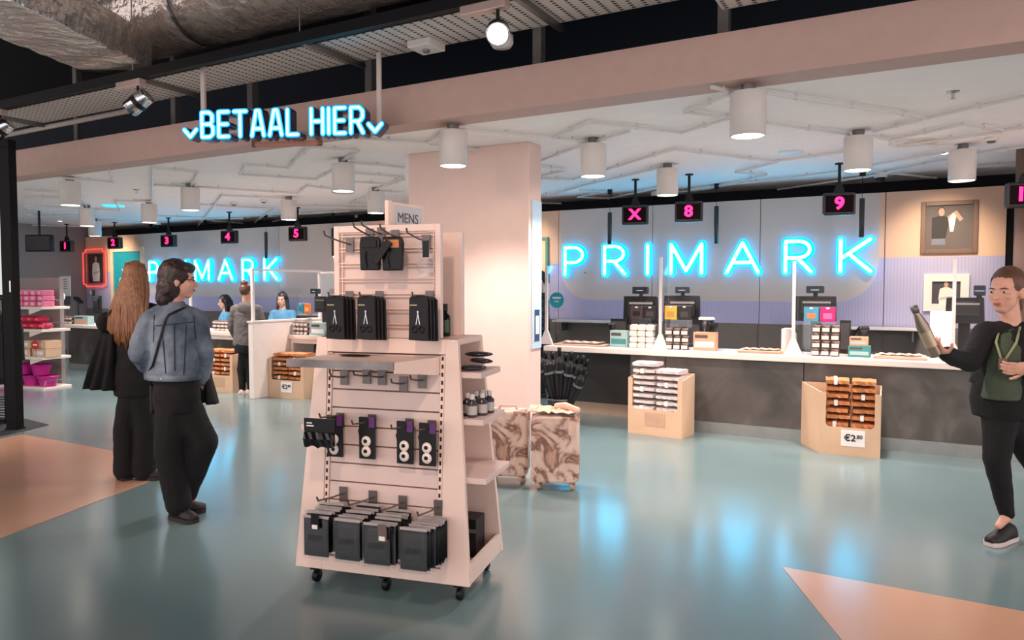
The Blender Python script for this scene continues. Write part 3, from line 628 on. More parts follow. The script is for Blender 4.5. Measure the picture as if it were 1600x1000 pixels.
# jars and tubs
TUB = mat('tub_white', (232, 220, 212), .4, var=.04); JD = mat('jar_dark', (58, 46, 44), .3, var=.1); JL = mat('jar_label', (226, 206, 196), .5)
def jars(x0, y0, x1, y1, nx, nz, kind, lab, grp, Y):
    X0, X1, Z0, Z1 = rect(x0, y0, x1, y1, Y); W_ = (X1-X0)/nx; Hh = (Z1-ZW)/nz; src = None
    for k in range(nz):
        for i in range(nx):
            loc = (X0+W_*(i+.5)+(.006*(k % 2)), Y+random.uniform(-.004, .004), ZW+Hh*k+.0005)
            if src is None:
                src = thing('snack_jar', lab, 'jar', loc, 0, grp)
                r_ = min(W_*.46, .06)
                if kind == 'tub':
                    MB().box((-W_*.47, -.03, 0), (W_*.47, .05, Hh*.82)).build('body', TUB, src, bevel=.008); MB().lathe([(W_*.38, Hh*.82), (W_*.36, Hh*.95), (.001, Hh*.97)], 16).build('lid', TUB, src)
                else:
                    MB().lathe([(r_*.9, 0), (r_, .006), (r_, Hh*.7), (r_*.85, Hh*.74)], 16).build('body', JD, src, smooth=True); MB().lathe([(r_*.9, Hh*.74), (r_*.9, Hh*.95), (.001, Hh*.97)], 16).build('lid', mat('jar_lid', (150, 122, 108), .35), src)
                    MB().box((-r_*.8, -r_*1.02, Hh*.12), (r_*.8, -r_*.6, Hh*.62)).build('label_band', JL, src)
            else: dup(src, loc)
jars(984, 507, 1022, 541, 3, 4, 'tub', 'white tub in the stack left of the white screen post', 'white tubs stacked on the right counter', 8.02)
jars(1040, 513, 1077, 543, 3, 3, 'jar', 'dark jar with pale label stacked left of the orange box', 'dark jars stacked left of the orange box', 8.02)
jars(1267, 508, 1313, 550, 3, 4, 'jar', 'small jar in the stack below the magenta gift card', 'jars stacked below the magenta gift card', 8.0)
jars(98, 494, 115, 506, 3, 2, 'jar', 'small jar stacked on the far left counter', 'jars on the far left counter', 8.05)
jars(459, 503, 482, 521, 4, 3, 'jar', 'small jar stacked on the worktop right of the white divider', 'jars on the worktop right of the white divider', 7.85)
jars(335, 501, 360, 517, 4, 3, 'jar', 'small jar stacked beside the customer in the grey hoodie', 'jars beside the customer in the hoodie', 7.95)
def carton(x0, y0, x1, y1, Y, m, lab, strip, z0=ZW):
    X0, X1, Z0, Z1 = rect(x0, y0, x1, y1, Y); t = thing('tissue_carton', lab, 'carton', ((X0+X1)/2, Y, z0)); W_ = (X1-X0)/2; h_ = Z1-max(Z0, z0) if z0 > ZW else Z1-z0
    MB().box((-W_, 0, 0), (W_, .12, h_)).build('box', m, t, bevel=.003); MB().box((-W_*.85, -.002, h_*.18), (W_*.85, 0, h_*.5)).build('window', strip, t); MB().box((-W_*.85, -.002, h_*.68), (W_*.3, 0, h_*.86)).build('print_band', mat('print_dark', (86, 70, 68), .5), t)
    return z0+h_
TEAL = mat('box_teal', (160, 190, 186), .5); TEALD = mat('box_teal_dark', (60, 140, 140), .5); ORA = mat('box_orange', (224, 160, 126), .5)
carton(953, 517, 980, 540, 8.02, TEAL, 'pale teal tissue carton left of the white tubs', TEALD)
carton(1083, 520, 1118, 545, 8.02, ORA, 'orange tissue carton on the right counter', PAPER)
z_ = carton(1325, 541, 1360, 552, 8.0, TEALD, 'lower teal tissue pack right of the stacked jars', TEAL)
carton(1327, 527, 1356, 541, 8.0, ORA, 'upper orange tissue pack right of the stacked jars', TEAL, z_+.001)
carton(116, 494, 137, 506, 8.05, TEAL, 'small carton beside the jars on the far left counter', ORA)
carton(485, 505, 507, 521, 7.85, TEAL, 'small teal carton on the worktop left of the display stand', PAPER)
def pinpad(x, y, Y, lab):
    q = WY(x, y, Y); t = thing('card_terminal', lab, 'card terminal', (q.x, Y, ZW), R(10), 'card terminals')
    MB().lathe([(.06, 0), (.06, .01), (.015, .02), (.015, q.z-ZW)], 14).build('stand', SCRN, t)
    M = Matrix.Translation((0, 0, q.z-ZW)) @ Euler((R(-32), 0, R(20))).to_matrix().to_4x4()
    b_ = MB().box((-.05, -.1, -.005), (.05, .1, .035), M).build('body', BLKPL, t, bevel=.008); MB().box((-.035, .02, .036), (.035, .085, .038), M).build('screen', emis('pad_screen', (90, 190, 220), .7), b_)
    for r_ in range(3):
        for c_ in range(3): MB().box((-.036+c_*.026, -.08+r_*.03, .036), (-.018+c_*.026, -.062+r_*.03, .042), M).build('key', GREYM, b_)
pinpad(954, 514, 8.19, 'card terminal left of the white tubs'); pinpad(1112, 515, 8.17, 'card terminal above the orange carton'); pinpad(1345, 521, 8.2, 'card terminal above the tissue packs'); pinpad(122, 470, 8.3, 'card terminal on the far left counter'); pinpad(516, 503, 7.9, 'card terminal beside the small teal carton')
def sheets(x0, x1, y, lab, Y=7.92, k=5):
    a_, c_ = WY(x0, y, Y), WY(x1, y, Y); t = thing('paper_stack', lab, 'paper', (a_.x, Y, ZW), 0, 'packing paper on the counter')
    for i in range(k): MB().box((random.uniform(0, .02), random.uniform(0, .02), .0005+i*.006), (c_.x-a_.x-random.uniform(0, .03), .3, .005+i*.006)).build('sheet', PACKP, t)
    mb_ = MB(); nx_ = 14; L_ = c_.x-a_.x; vs = []
    for j in (0, 1):
        for i in range(nx_): vs.append((L_*(.1+.8*i/(nx_-1)), .06+.18*j, .0305+.014*abs(math.sin(i*1.1+j))))
    vs += [(x_, y_, z__+.003) for x_, y_, z__ in vs]; F_ = []
    for i in range(nx_-1): F_ += [(i, i+1, nx_+i+1, nx_+i), (2*nx_+i, 3*nx_+i, 3*nx_+i+1, 2*nx_+i+1), (i, 2*nx_+i, 2*nx_+i+1, i+1), (nx_+i, nx_+i+1, 3*nx_+i+1, 3*nx_+i)]
    mb_.add(vs, F_).build('crumpled_sheet', PACKP, t)
sheets(864, 944, 534, 'flat packing paper at the left end of the right counter', k=3); sheets(1150, 1222, 541, 'packing paper between the orange carton and the screen post'); sheets(1364, 1450, 548, 'packing paper right of the tissue packs')
# ledge behind the right counter
for x0, x1, lab in ((862, 975, 'white wall ledge left of the tills'), (1300, 1440, 'white wall ledge right of the magenta card'), (455, 520, 'white wall ledge left of the display stand')):
    a_, c_ = WY(x0, 498, 9.95), WY(x1, 498, 9.95); t = thing('wall_ledge', lab, 'shelf', (a_.x, 9.95, 1.06)); MB().box((0, 0, -.03), (c_.x-a_.x, .3, 0)).build('board', WHITE, t, bevel=.004)
    for u in (.1, .9): MB().box(((c_.x-a_.x)*u, .05, -.16), ((c_.x-a_.x)*u+.02, .28, -.03)).build('bracket', GREYM, t)
# round teal sticker sign on the left screen
q = WY(870, 469, 7.99); t = thing('round_notice', 'round teal notice on the clear screen beside the column', 'notice', (q.x, 7.99, q.z))
MB().lathe([(.095, 0), (.095, .004)], 32, Matrix.Rotation(R(90), 4, 'X')).build('disc', mat('notice_teal', (10, 140, 160), .5), t); [MB().box((-w_, -.006, z_), (w_, -.004, z_+.008)).build('print_line', PAPER, t) for w_, z_ in ((.06, .03), (.05, .015), (.03, -.02))]; MB().box((-.08, -.02, -.14), (.1, .02, -.09)).build('clip', CLEAR, t)

# ------------------------------------------------------------------ cardboard bins with folded paper bags
def bin_(lab, fl, fr, rz, dep, hgt, bag, nb, blab, grp, price=None, cut=.42, sl=0, sr=0):
    p = FZ(*fl); q = FZ(*fr); w_ = (q-p).length; t = thing('cardboard_bin', lab, 'box', (p.x, p.y, 0), rz, 'cardboard bag bins')
    th = .012; zc = hgt*cut
    # front with cut-out
    o = [(0, 0), (w_, 0), (w_, hgt*.93), (w_-.05, hgt*.93)]+[(w_-.05-(.03-.03*math.cos(R(a_))), zc+.03-.03*math.sin(R(a_))) for a_ in (0, 45, 90)]+[(.05+(.03-.03*math.cos(R(a_))), zc+.03-.03*math.sin(R(a_))) for a_ in (90, 45, 0)]+[(.05, hgt*.93), (0, hgt*.93)]
    MB().prism(o, th).build('front', CARD, t)
    for x_, sk in ((0, -sl), (w_-th, sr)): MB().hexa([(x_, th, 0), (x_+th, th, 0), (x_+th+sk, dep, 0), (x_+sk, dep, 0), (x_, th, hgt*.93), (x_+th, th, hgt*.93), (x_+th+sk, dep, hgt), (x_+sk, dep, hgt)]).build('side', CARD, t)
    MB().box((th-sl, dep-th, 0), (w_-th+sr, dep, hgt)).build('back', CARD, t); MB().hexa([(th, th, .001), (w_-th, th, .001), (w_-th+sr, dep-th, .001), (th-sl, dep-th, .001), (th, th, .012), (w_-th, th, .012), (w_-th+sr, dep-th, .012), (th-sl, dep-th, .012)]).build('base', CARD, t)
    if price:
        pc = MB().box((w_*.36, -.006, zc-.17), (w_*.36+.2, -.002, zc-.02)).build('price_card', PAPER, t); text('€2', .085, BLKPL, pc, (w_*.36+.075, -.008, zc-.095), bold=.002); text('.80', .05, BLKPL, pc, (w_*.36+.15, -.008, zc-.08), bold=.001)
    else: MB().box((w_*.32, -.004, zc-.17), (w_*.7, -.001, zc-.03)).build('print_panel', mat('card_print', (196, 160, 132), .8), t)
    M = Matrix.Translation((p.x, p.y, 0)) @ Matrix.Rotation(rz, 4, 'Z'); src = []
    for v in range(2):
        k = MB(); wi = w_+min(sr, 0)-.05; bw = wi*.44
        rings = []
        for i in range(9):
            x_ = -bw/2+bw*i/8; hh_ = .026+random.uniform(-.004, .004); rings.append([(x_, -.13+random.uniform(-.006, .006), -hh_*.6), (x_, 0, -hh_), (x_, .13, -hh_*.7), (x_, .13, hh_*.7), (x_, 0, hh_), (x_, -.13+random.uniform(-.006, .006), hh_*.6)])
        src.append(k.loft(rings).mesh('bag_bundle')); src[-1].materials.append(bag)
    z = .05+.028
    i = 0
    while i < nb:
        for s_ in ((.255, .745) if i % 2 == 0 else (.25, .75)):
            if i >= nb: break
            loc = M @ Vector((.025+wi*s_+random.uniform(-.008, .008), dep*.48+random.uniform(-.02, .0), z+random.uniform(0, .006)))
            o_ = thing('paper_bag_bundle', blab, 'paper bags', loc, rz+R(random.uniform(-4, 4)), grp)
            mobj('folded_bags', src[i % 2], None, o_); MB().box((-w_*.06, -.134, -.024), (w_*.0, .134, .0262)).build('band', PAPER, o_) if i % 3 == 0 else None
            i += 1
        z += .0655
# bins
bin_('cardboard bin with brown bags and a price card before the right counter', (1280, 708), (1375, 717), R(2), .38, .62, KRAFT, 20, 'brown paper bag bundle in the right-hand bin', 'brown bags in the right bin', True, sl=.2)
bin_('cardboard bin with white bags before the right counter', (981, 676), (1064, 687), R(-6), .34, .64, PAPERW, 21, 'white paper bag bundle in the bin near the suitcases', 'white bags in the bin near the suitcases', sr=0)
bin_('cardboard bin with a price card in the knee space left of the display stand', (420, 620), (477, 624), R(4), .38, .6, KRAFT, 18, 'brown paper bag bundle in the bin left of the display stand', 'brown bags in the bin left of the stand', True)
bin_('cardboard bin with brown bags beside the customer in the grey hoodie', (322, 611), (359, 615), R(5), .36, .6, KRAFT, 18, 'brown paper bag bundle in the bin beside the hoodie customer', 'brown bags in the bin beside the hoodie customer')

# ------------------------------------------------------------------ display stand in the middle
GX, GY, GR, WB, WTP, DB, DT, ZTP = -2.416, 3.115, R(12.46), .964, .784, .546, .367, 1.293
GM = Matrix.Translation((GX, GY, 0)) @ Matrix.Rotation(GR, 4, 'Z'); GI = GM.inverted()
def GL(px, py, yl):                      # pixel -> point of the stand's own plane y = yl
    o_ = GI @ CP; d_ = GI.to_3x3() @ ray(px, py); k = (yl-o_.y)/d_.y; return o_+d_*k
def fy(z): return -DB/2+(z-.1)/(ZTP-.1)*(DB-DT)/2      # leaning front
def hx(z): return WB/2+(z-.1)/(ZTP-.1)*(WTP-WB)/2      # leaning ends
st = thing('display_stand', 'cream wheeled display stand with hooks and shelves in the middle of the floor', 'display stand', (GX, GY, 0), GR)
GC = mat('stand_cream', (240, 212, 198), .42, var=.02); SLAT = mat('slat_cream', (226, 200, 190), .5, var=.03); DRK = mat('slot_black', (24, 20, 20), .6)
OW = .30
def quadslab(z0, z1, xa, xb, name, m, t0=0, t1=.03, parent=st, bev=.003):
    """piece lying in the leaning front face; xa/xb are functions of z; t0..t1 depth behind the face"""
    pts = []
    for z in (z0, z1): pts += [(xa(z), fy(z)+t0, z), (xb(z), fy(z)+t0, z), (xb(z), fy(z)+t1, z), (xa(z), fy(z)+t1, z)]
    return MB().hexa(pts).build(name, m, parent, bevel=bev)
cst = lambda v: (lambda z: v)
quadslab(.1, ZTP, lambda z: -hx(z), cst(-OW-.028), 'front_stile', GC); quadslab(.1, ZTP, cst(OW+.028), hx, 'front_stile', GC)
quadslab(ZTP-.075, ZTP, cst(-OW-.028), cst(OW+.028), 'top_rail', GC); quadslab(.1, .17, cst(-OW-.028), cst(OW+.028), 'bottom_rail', GC)
quadslab(.1, ZTP-.075, cst(-OW-.03), cst(OW+.03), 'groove_board', mat('groove_brown', (120, 92, 82), .7), .03, .04)
ns = 11; z0s, z1s = .175, ZTP-.08
for i in range(ns):
    a_ = z0s+(z1s-z0s)*i/ns; quadslab(a_+.004, z0s+(z1s-z0s)*(i+1)/ns-.003, cst(-OW), cst(OW), 'slat', SLAT, .012, .03, bev=.002)
for sx_ in (-1, 1):
    xa = sx_*(OW+.014); up_ = quadslab(.175, ZTP-.08, cst(xa-.012), cst(xa+.012), 'upright', GC, .004, .03)
    for k in range(26):
        z = .2+k*.0395; quadslab(z, z+.02, cst(xa-.005), cst(xa+.005), 'slot', DRK, .0025, .006, parent=up_, bev=0)
# carcass
def by(z): return -fy(z)
MB().hexa([(-hx(.1), by(.1)-.03, .1), (hx(.1), by(.1)-.03, .1), (hx(.1), by(.1), .1), (-hx(.1), by(.1), .1), (-hx(ZTP), by(ZTP)-.03, ZTP), (hx(ZTP), by(ZTP)-.03, ZTP), (hx(ZTP), by(ZTP), ZTP), (-hx(ZTP), by(ZTP), ZTP)]).build('back_panel', GC, st)
MB().hexa([(-hx(.1), fy(.1)+.03, .1), (-hx(.1)+.03, fy(.1)+.03, .1), (-hx(.1)+.03, by(.1)-.03, .1), (-hx(.1), by(.1)-.03, .1), (-hx(ZTP), fy(ZTP)+.03, ZTP), (-hx(ZTP)+.03, fy(ZTP)+.03, ZTP), (-hx(ZTP)+.03, by(ZTP)-.03, ZTP), (-hx(ZTP), by(ZTP)-.03, ZTP)]).build('end_panel', GC, st)
MB().box((.16, -DT/2+.06, .14), (.19, DT/2-.04, ZTP-.03)).build('end_recess_board', SLAT, st)
MB().box((-WTP/2, -DT/2, ZTP-.03), (WTP/2, DT/2, ZTP)).build('top_board', GC, st, bevel=.004)
MB().box((-WB/2+.01, -DB/2+.02, .1), (WB/2-.005, DB/2-.02, .14)).build('base_board', GC, st)
for k, z in enumerate((1.13, .90, .615)):
    w2 = abs(fy(z))-.035; MB().box((.19, -w2, z-.03), (hx(z)+.10, w2, z)).build('end_shelf', SLAT, st, bevel=.004)
MB().box((hx(.14)-.02, -DB/2+.03, .14), (hx(.14)+.0, DB/2-.03, .2)).build('end_lip', GC, st)
a_ = GL(455, 640, -.25); MB().box((-hx(.85)-.06, fy(.85)+.02, .8), (-hx(.85), fy(.85)+.2, .83)).build('end_shelf', SLAT, st)
for x_ in (-WB/2+.08, WB/2-.08, 0):
    for y_ in (-DB/2+.07, DB/2-.07):
        if x_ == 0 and y_ > 0: continue
        c_ = MB().box((x_-.022, y_-.022, .07), (x_+.022, y_+.022, .1)).build('castor', BLKPL, st); MB().lathe([(.001, -.012), (.032, -.012), (.034, 0), (.032, .012), (.001, .012)], 16, Matrix.Translation((x_+.006, y_, .0345)) @ Matrix.Rotation(R(90), 4, 'Y')).build('wheel', BLKPL, c_, smooth=True)
# chrome-edged shelf on the front
zs = 1.205
p1, p2 = GL(452, 565, -.52), GL(655, 580, -.52)
MB().hexa([(-.36, -.5, zs-.012), (.20, -.5, zs-.012), (.29, fy(zs), zs-.012), (-.30, fy(zs), zs-.012), (-.36, -.5, zs), (.20, -.5, zs), (.29, fy(zs), zs), (-.30, fy(zs), zs)]).build('front_shelf', GC, st, bevel=.002)
MB().box((-.362, -.508, zs-.035), (.202, -.5, zs+.002)).build('shelf_edge', mat('edge_steel', (112, 106, 104), .18, 1, var=.35, scale=6), st)
MB().hexa([(.2, -.5, zs-.05), (.206, -.5, zs-.05), (.296, fy(zs), zs-.09), (.29, fy(zs), zs-.09), (.2, -.5, zs), (.206, -.5, zs), (.296, fy(zs), zs), (.29, fy(zs), zs)]).build('shelf_bracket', GC, st)
tag(MB().ell((0, 0, .006), (.09, .03, .006)).build('flat_pouch', BLKPL, None, loc=GM @ Vector((-.12, -.28, zs+.001)), rz=GR), 'flat black pouch lying at the back of the chrome-edged shelf', 'pouch')
# hooks
HK = mat('hook_grey', (112, 104, 102), .4, .7)
def hook(x, z, L=.26, plate=True, y0=None, rise=.02, parent=st):
    y0 = fy(z) if y0 is None else y0; k = MB().tube([(x, y0, z), (x, y0-L*.5, z+rise*.4), (x, y0-L, z+rise), (x, y0-L-.012, z+rise+.02)], .0045, 8).build('hook', HK, parent)
    if plate: MB().box((x-.022, y0-.006, z-.04), (x+.022, y0, z+.035)).build('hook_plate', HK, k)
    return k
for px, py in ((535, 590), (570, 588), (594, 590), (628, 600), (657, 595)): q = GL(px, py, -.22); hook(q.x, q.z, .13)
# --- packs with two pale discs
PKD = mat('pack_charcoal', (24, 21, 23), .45, var=.1, spec=.3); PUR = mat('pack_purple', (98, 40, 112), .4); DISC = mat('pale_disc', (240, 226, 214), .4)
pk = None
for i, (px, py) in enumerate(((527, 680), (577, 683), (636, 690), (671, 693))):
    q = GL(px, py, -.25); y = fy(q.z)-.05; ht, hw_ = .105, .043
    hook(q.x, q.z+ht-.03, .2 if i else .1)
    lab = ('partly covered', 'second from the left', 'third from the left', 'rightmost')[i]+' dark pack with two pale discs on the stand'
    loc = GM @ Vector((q.x, y, q.z))
    if pk is None:
        pk = thing('disc_pack', lab, 'pack', loc, GR, 'packs with two pale discs')
        MB().prism([(-hw_, -ht), (hw_, -ht), (hw_, ht), (-hw_, ht), (-hw_, ht*.45), (-hw_-.006, ht*.35), (-hw_, ht*.1)], .012, Matrix.Translation((0, -.006, 0))).build('card', PKD, pk)
        MB().box((hw_-.03, -.008, ht-.05), (hw_, -.006, ht)).build('corner_print', PUR, pk)
        for z in (-.015, -.066):
            d_ = MB().ell((0, -.012, z), (.026, .012, .027)).build('disc', DISC, pk, smooth=True); MB().ell((0, -.023, z+.003), (.011, .004, .01)).build('centre_mark', PKD, d_, smooth=True)
    else: dup(pk, loc, GR, lab)
q = GL(500, 678, -.42); t = thing('mask_pack', 'black crinkled pack hung out on the left end of the disc packs', 'pack', GM @ Vector((q.x, -.42, q.z)), GR)
hook(q.x, q.z+.06, .2, False); MB().box((-.085, -.006, .01), (.085, .006, .075)).build('header_card', BLKPL, t)
mb = MB(); rings = []
for i in range(9): x_ = -.075+.15*i/8; rings.append([(x_, -.02-random.uniform(0, .01), -.06+random.uniform(-.008, .008)), (x_, .012, -.06), (x_, .012, .012), (x_, -.012-random.uniform(0, .015), .01), (x_, -.03-random.uniform(0, .012), -.02)])
mb.loft(rings).build('pouch', mat('gloss_black', (16, 15, 16), .12), t); MB().box((-.07, -.008, .05), (-.04, -.006, .056)).build('print_line', PAPER, t); MB().box((-.07, -.008, .036), (-.03, -.006, .042)).build('print_line', PAPER, t)
# --- black pouches on the four low hooks
PBK = mat('pouch_black', (13, 12, 13), .4, var=.2, bump=.2, bscale=40, spec=.35)
po = None
for c_, (px, ytop, ybot) in enumerate(((493, 808, 868), (541, 815, 884), (590, 824, 902), (648, 832, 908))):
    a_, e_ = GL(px, ytop, -.46), GL(px, ybot, -.46); hw_, ht = .068, a_.z-e_.z; ht = .185
    hook(a_.x+.03, a_.z+.06, .24, True, rise=.03)
    for k in range(8):
        y = -.46+k*.026; loc = GM @ Vector((a_.x+.004*k+random.uniform(-.01, .01), y, a_.z+.002*k+random.uniform(-.012, .012))); rzz = GR+R(random.uniform(-1.5, 1.5))
        lab = 'black clothing pouch in clear film on the '+('leftmost', 'second', 'third', 'rightmost')[c_]+' low hook'
        if po is None:
            po = thing('clothing_pouch', lab, 'pouch', loc, GR, 'black pouches on the low hooks'); rings = []
            for i in range(8):
                z = -ht+ht*i/7; b_ = .009*math.sin(math.pi*(i+.6)/8.2)+.001
                rings.append([(-hw_, 0, z), (-hw_*.6, -b_, z), (hw_*.6, -b_, z), (hw_, 0, z), (hw_*.6, b_, z), (-hw_*.6, b_, z)])
            MB().loft(rings).build('garment', PBK, po, smooth=True)
            MB().box((-hw_-.004, -.0105, -ht-.012), (hw_+.004, -.0098, .018)).build('film', FILM, po); MB().box((-hw_, -.003, .002), (hw_, .003, .014)).build('top_seal', mat('seal_white', (206, 196, 190), .3), po)
        else: dup(po, loc, rzz, lab, 'black pouches on the low hooks')
for px, py, m, lab in ((492, 815, BLKPL, 'black hang tag with white barcode on the leftmost low hook'), (597, 833, mat('tag_brown', (110, 92, 86), .5), 'brown hang tag on the third low hook')):
    q = GL(px, py, -.485); t = thing('hang_tag', lab, 'tag', GM @ Vector((q.x, -.485, q.z)), GR); MB().box((-.022, -.001, -.04), (.022, .001, .04)).build('card', m, t); MB().box((-.016, -.002, -.036), (.014, -.0012, -.016)).build('sticker', PAPER, t)
# --- tower on top
TW, TY, TZ = .297, -.155, 1.865
tower = lambda *a_, **k: None
MB().box((-TW, TY-.015, ZTP), (-TW+.03, TY+.02, TZ)).build('tower_stile', GC, st, bevel=.003); MB().box((TW-.03, TY-.015, ZTP), (TW, TY+.02, TZ)).build('tower_stile', GC, st, bevel=.003)
MB().box((-TW+.03, TY-.015, TZ-.035), (TW-.03, TY+.02, TZ)).build('tower_rail', GC, st, bevel=.003); MB().box((-TW+.03, TY-.015, ZTP), (TW-.03, TY+.02, ZTP+.04)).build('tower_rail', GC, st, bevel=.003)
MB().box((-TW+.03, TY+.008, ZTP+.04), (TW-.03, TY+.014, TZ-.035)).build('tower_board', SLAT, st)
for k in range(7):
    z = ZTP+.055+k*.077
    for dz in (0, .016): MB().tube([(-TW+.03, TY-.004, z+dz), (TW-.03, TY-.004, z+dz)], .0042, 6).build('crossbar', GC, st)
for x_ in (-TW+.042, TW-.042): MB().tube([(x_, TY-.002, ZTP+.04), (x_, TY-.002, TZ-.035)], .004, 6).build('crossbar', GC, st)
MB().box((-TW, -TY-.02, ZTP), (TW, -TY+.015, TZ-.02)).build('tower_back', GC, st, bevel=.003)
MB().box((.14, TY+.02, ZTP), (.16, -TY-.02, TZ-.03)).build('tower_side_board', SLAT, st); MB().box((-.16, TY+.02, ZTP), (-.14, -TY-.02, TZ-.03)).build('tower_side_board', SLAT, st)
# department board on top
mb_ = thing('department_sign', 'white board reading MENS on top of the display stand', 'sign', GM @ Vector((-.02, .1, TZ-.03)), GR+R(90-14))
MB().box((-.15, -.012, .0), (-.12, .012, .17)).build('post', GC, mb_); MB().box((-.12, -.008, .0), (.15, .008, .165)).build('board', GC, mb_)
MB().box((-.105, -.0095, .015), (.138, -.008, .152)).build('face', mat('sign_face', (206, 204, 206), .4), mb_); text('MENS', .075, mat('sign_ink', (90, 92, 98), .5), mb_, (.015, -.011, .085), sx=.95)
# tower hooks and goods
yt = TY-.015
for px, py, L in ((547, 382, .24), (578, 368, .16), (596, 366, .2), (618, 370, .16), (666, 378, .22)): q = GL(px, py, yt); hook(q.x, q.z, L, True, yt, .03)
for i, (px, py, rot) in enumerate(((579, 370, 0), (614, 370, 0))):
    q = GL(px, py, -.27); t = thing('grooming_pouch', ('left', 'right')[i]+' black grooming pouch hanging at the top of the stand', 'pouch', GM @ Vector((q.x, -.27, q.z)), GR, 'pouches on the tower')
    o = [(-.052, -.165), (.05, -.165), (.056, -.03), (.045, 0), (-.05, 0), (-.056, -.04)]
    MB().prism(o, .03, Matrix.Translation((0, -.015, 0))).build('bag', BLKPL, t, bevel=.006); MB().box((-.04, -.02, -.055), (.04, -.015, -.015)).build('header_card', KRAFT if i else BLKPL, t, bevel=.002); MB().tube([(-.02, -.018, -.07), (-.022, -.019, -.11), (-.014, -.018, -.15)], .006, 6).build('seam', PKD, t)
q = GL(600, 392, -.29); t = thing('comb_sleeve', 'slanted black sleeve between the two grooming pouches', 'sleeve', GM @ Vector((q.x, -.305, q.z)), GR); MB().box((-.02, -.006, -.075), (.02, .006, .06), Matrix.Rotation(R(38), 4, 'Y')).build('sleeve', PKD, t, bevel=.004)
q = GL(665, 385, -.24); t = thing('film_bag', 'crumpled clear plastic bag hanging at the top right of the stand', 'plastic bag', GM @ Vector((q.x, -.25, q.z)), GR); rings = []
for i in range(9): z = -.15+.18*i/8; rings.append([(-.045+random.uniform(-.008, .008), random.uniform(-.01, .01), z), (0, -.014+random.uniform(-.006, .006), z), (.04+random.uniform(-.008, .008), random.uniform(-.01, .01), z), (0, .012, z)])
MB().loft(rings).build('film', FILM, t); MB().box((-.002, -.022, -.055), (.03, -.018, .025)).build('card', PKD, t)
sc = None
for c_, px in enumerate((529, 577, 658)):
    q = GL(px, 466, -.3); hook(q.x-.01, q.z+.0, .2, True, yt, .01)
    for k in range(4):
        loc = GM @ Vector((q.x+.006*k, -.33+k*.026, q.z-.003*k)); lab = 'black scissor pack on the '+('left', 'middle', 'right')[c_]+' hook of the tower'
        if sc is None:
            sc = thing('scissor_pack', lab, 'pack', loc, GR, 'scissor packs on the tower')
            MB().prism([(-.05, -.2), (.05, -.2), (.046, .0), (.03, .015), (-.03, .015), (-.046, 0)], .014, Matrix.Translation((0, -.007, 0))).build('card', PKD, sc, bevel=.002)
            for s_ in (-1, 1): MB().tube([(s_*.003, -.009, -.06), (-s_*.009, -.009, -.125)], .0028, 6).build('blade', CHROME, sc); MB().tube([(-s_*.018+.013*math.cos(a_*.7), -.009, -.15+.014*math.sin(a_*.7)) for a_ in range(10)], .003, 6).build('handle_ring', BLKPL, sc)
            MB().box((-.042, -.009, -.035), (-.005, -.007, -.03)).build('print_line', mat('print_gold', (190, 172, 120), .4), sc)
        else: dup(sc, loc, GR, lab, 'scissor packs on the tower')
# goods on the right side of the stand
def bottle(loc, lab, grp, h_, r_, m, capm, labm, src=[None]):
    t = thing('small_bottle', lab, 'bottle', loc, GR, grp); MB().lathe([(r_*.9, 0), (r_, .006), (r_, h_*.62), (r_*.5, h_*.72), (r_*.45, h_*.78)], 16).build('body', m, t, smooth=True)
    MB().lathe([(r_*.5, h_*.78), (r_*.5, h_), (.001, h_)], 14).build('cap', capm, t); MB().lathe([(r_*1.01, h_*.12), (r_*1.01, h_*.5)], 16, cap=False).build('label_band', labm, t)
DG = mat('bottle_smoke', (70, 66, 72), .15); CAPW = mat('cap_white', (224, 214, 208), .4); LBL = mat('label_grey', (190, 182, 178), .5)
for i, (x, y) in enumerate(((.44, -.11), (.4, -.07), (.47, -.04), (.42, -.0), (.48, .04), (.43, .07))): bottle(GM @ Vector((x, y, .9005)), 'white-capped small bottle on the middle end shelf of the stand', 'white-capped bottles on the end shelf', .115, .026, DG, CAPW, LBL)
BG = mat('bottle_dark', (16, 26, 24), .12)
for i, (x, y) in enumerate(((.2, -.08), (.22, -.02), (.23, .05))): bottle(GM @ Vector((x, y, ZTP+.0005)), 'tall dark glossy bottle between the tower panels of the stand', 'dark bottles in the tower', .17, .03, BG, BLKPL, mat('label_green', (40, 66, 30), .3))
for i, (x, y, r_) in enumerate(((.43, -.08, .3), (.45, 0, -.4), (.42, .05, .2))):
    t = thing('eyewear_pouch', ('front', 'middle', 'rear')[i]+' dark glossy pouch on the top end shelf of the stand', 'pouch', GM @ Vector((x, y, 1.1305+.029*i)), GR+r_, 'pouches on the end shelf'); MB().ell((0, 0, .014), (.075, .035, .014)).build('case', mat('gloss_slate', (36, 42, 50), .15), t, smooth=True); MB().tube([(-.06, -.02, .018), (.06, -.02, .018)], .003, 6).build('zip', GREYM, t)
t = thing('dark_box', 'dark box standing in the bottom tray of the stand', 'box', GM @ Vector((.36, .08, .1405)), GR); MB().box((-.06, -.08, 0), (.06, .06, .2)).build('case', PKD, t, bevel=.004); MB().box((-.06, -.082, .13), (.06, -.08, .15)).build('print_line', GREYM, t)
q = GM @ Vector((.23, -.1, 1.72)); t = thing('hanging_sleeve', 'long dark shiny sleeve hanging on the side of the tower', 'sleeve', q, GR); rings = []
for i in range(8): z = -.26+.26*i/7; b_ = .02*math.sin(math.pi*(i+.7)/8.4); rings.append([(-.012, -b_, z), (.012, -b_*.9, z), (.016, 0, z), (.012, b_*.9, z), (-.012, b_, z)])
MB().loft(rings).build('sleeve', mat('gloss_brown', (70, 58, 58), .12), t, smooth=True); MB().tube([(-.06, 0, .02), (.03, 0, .02), (.04, 0, .0)], .004, 6).build('hook', HK, t)

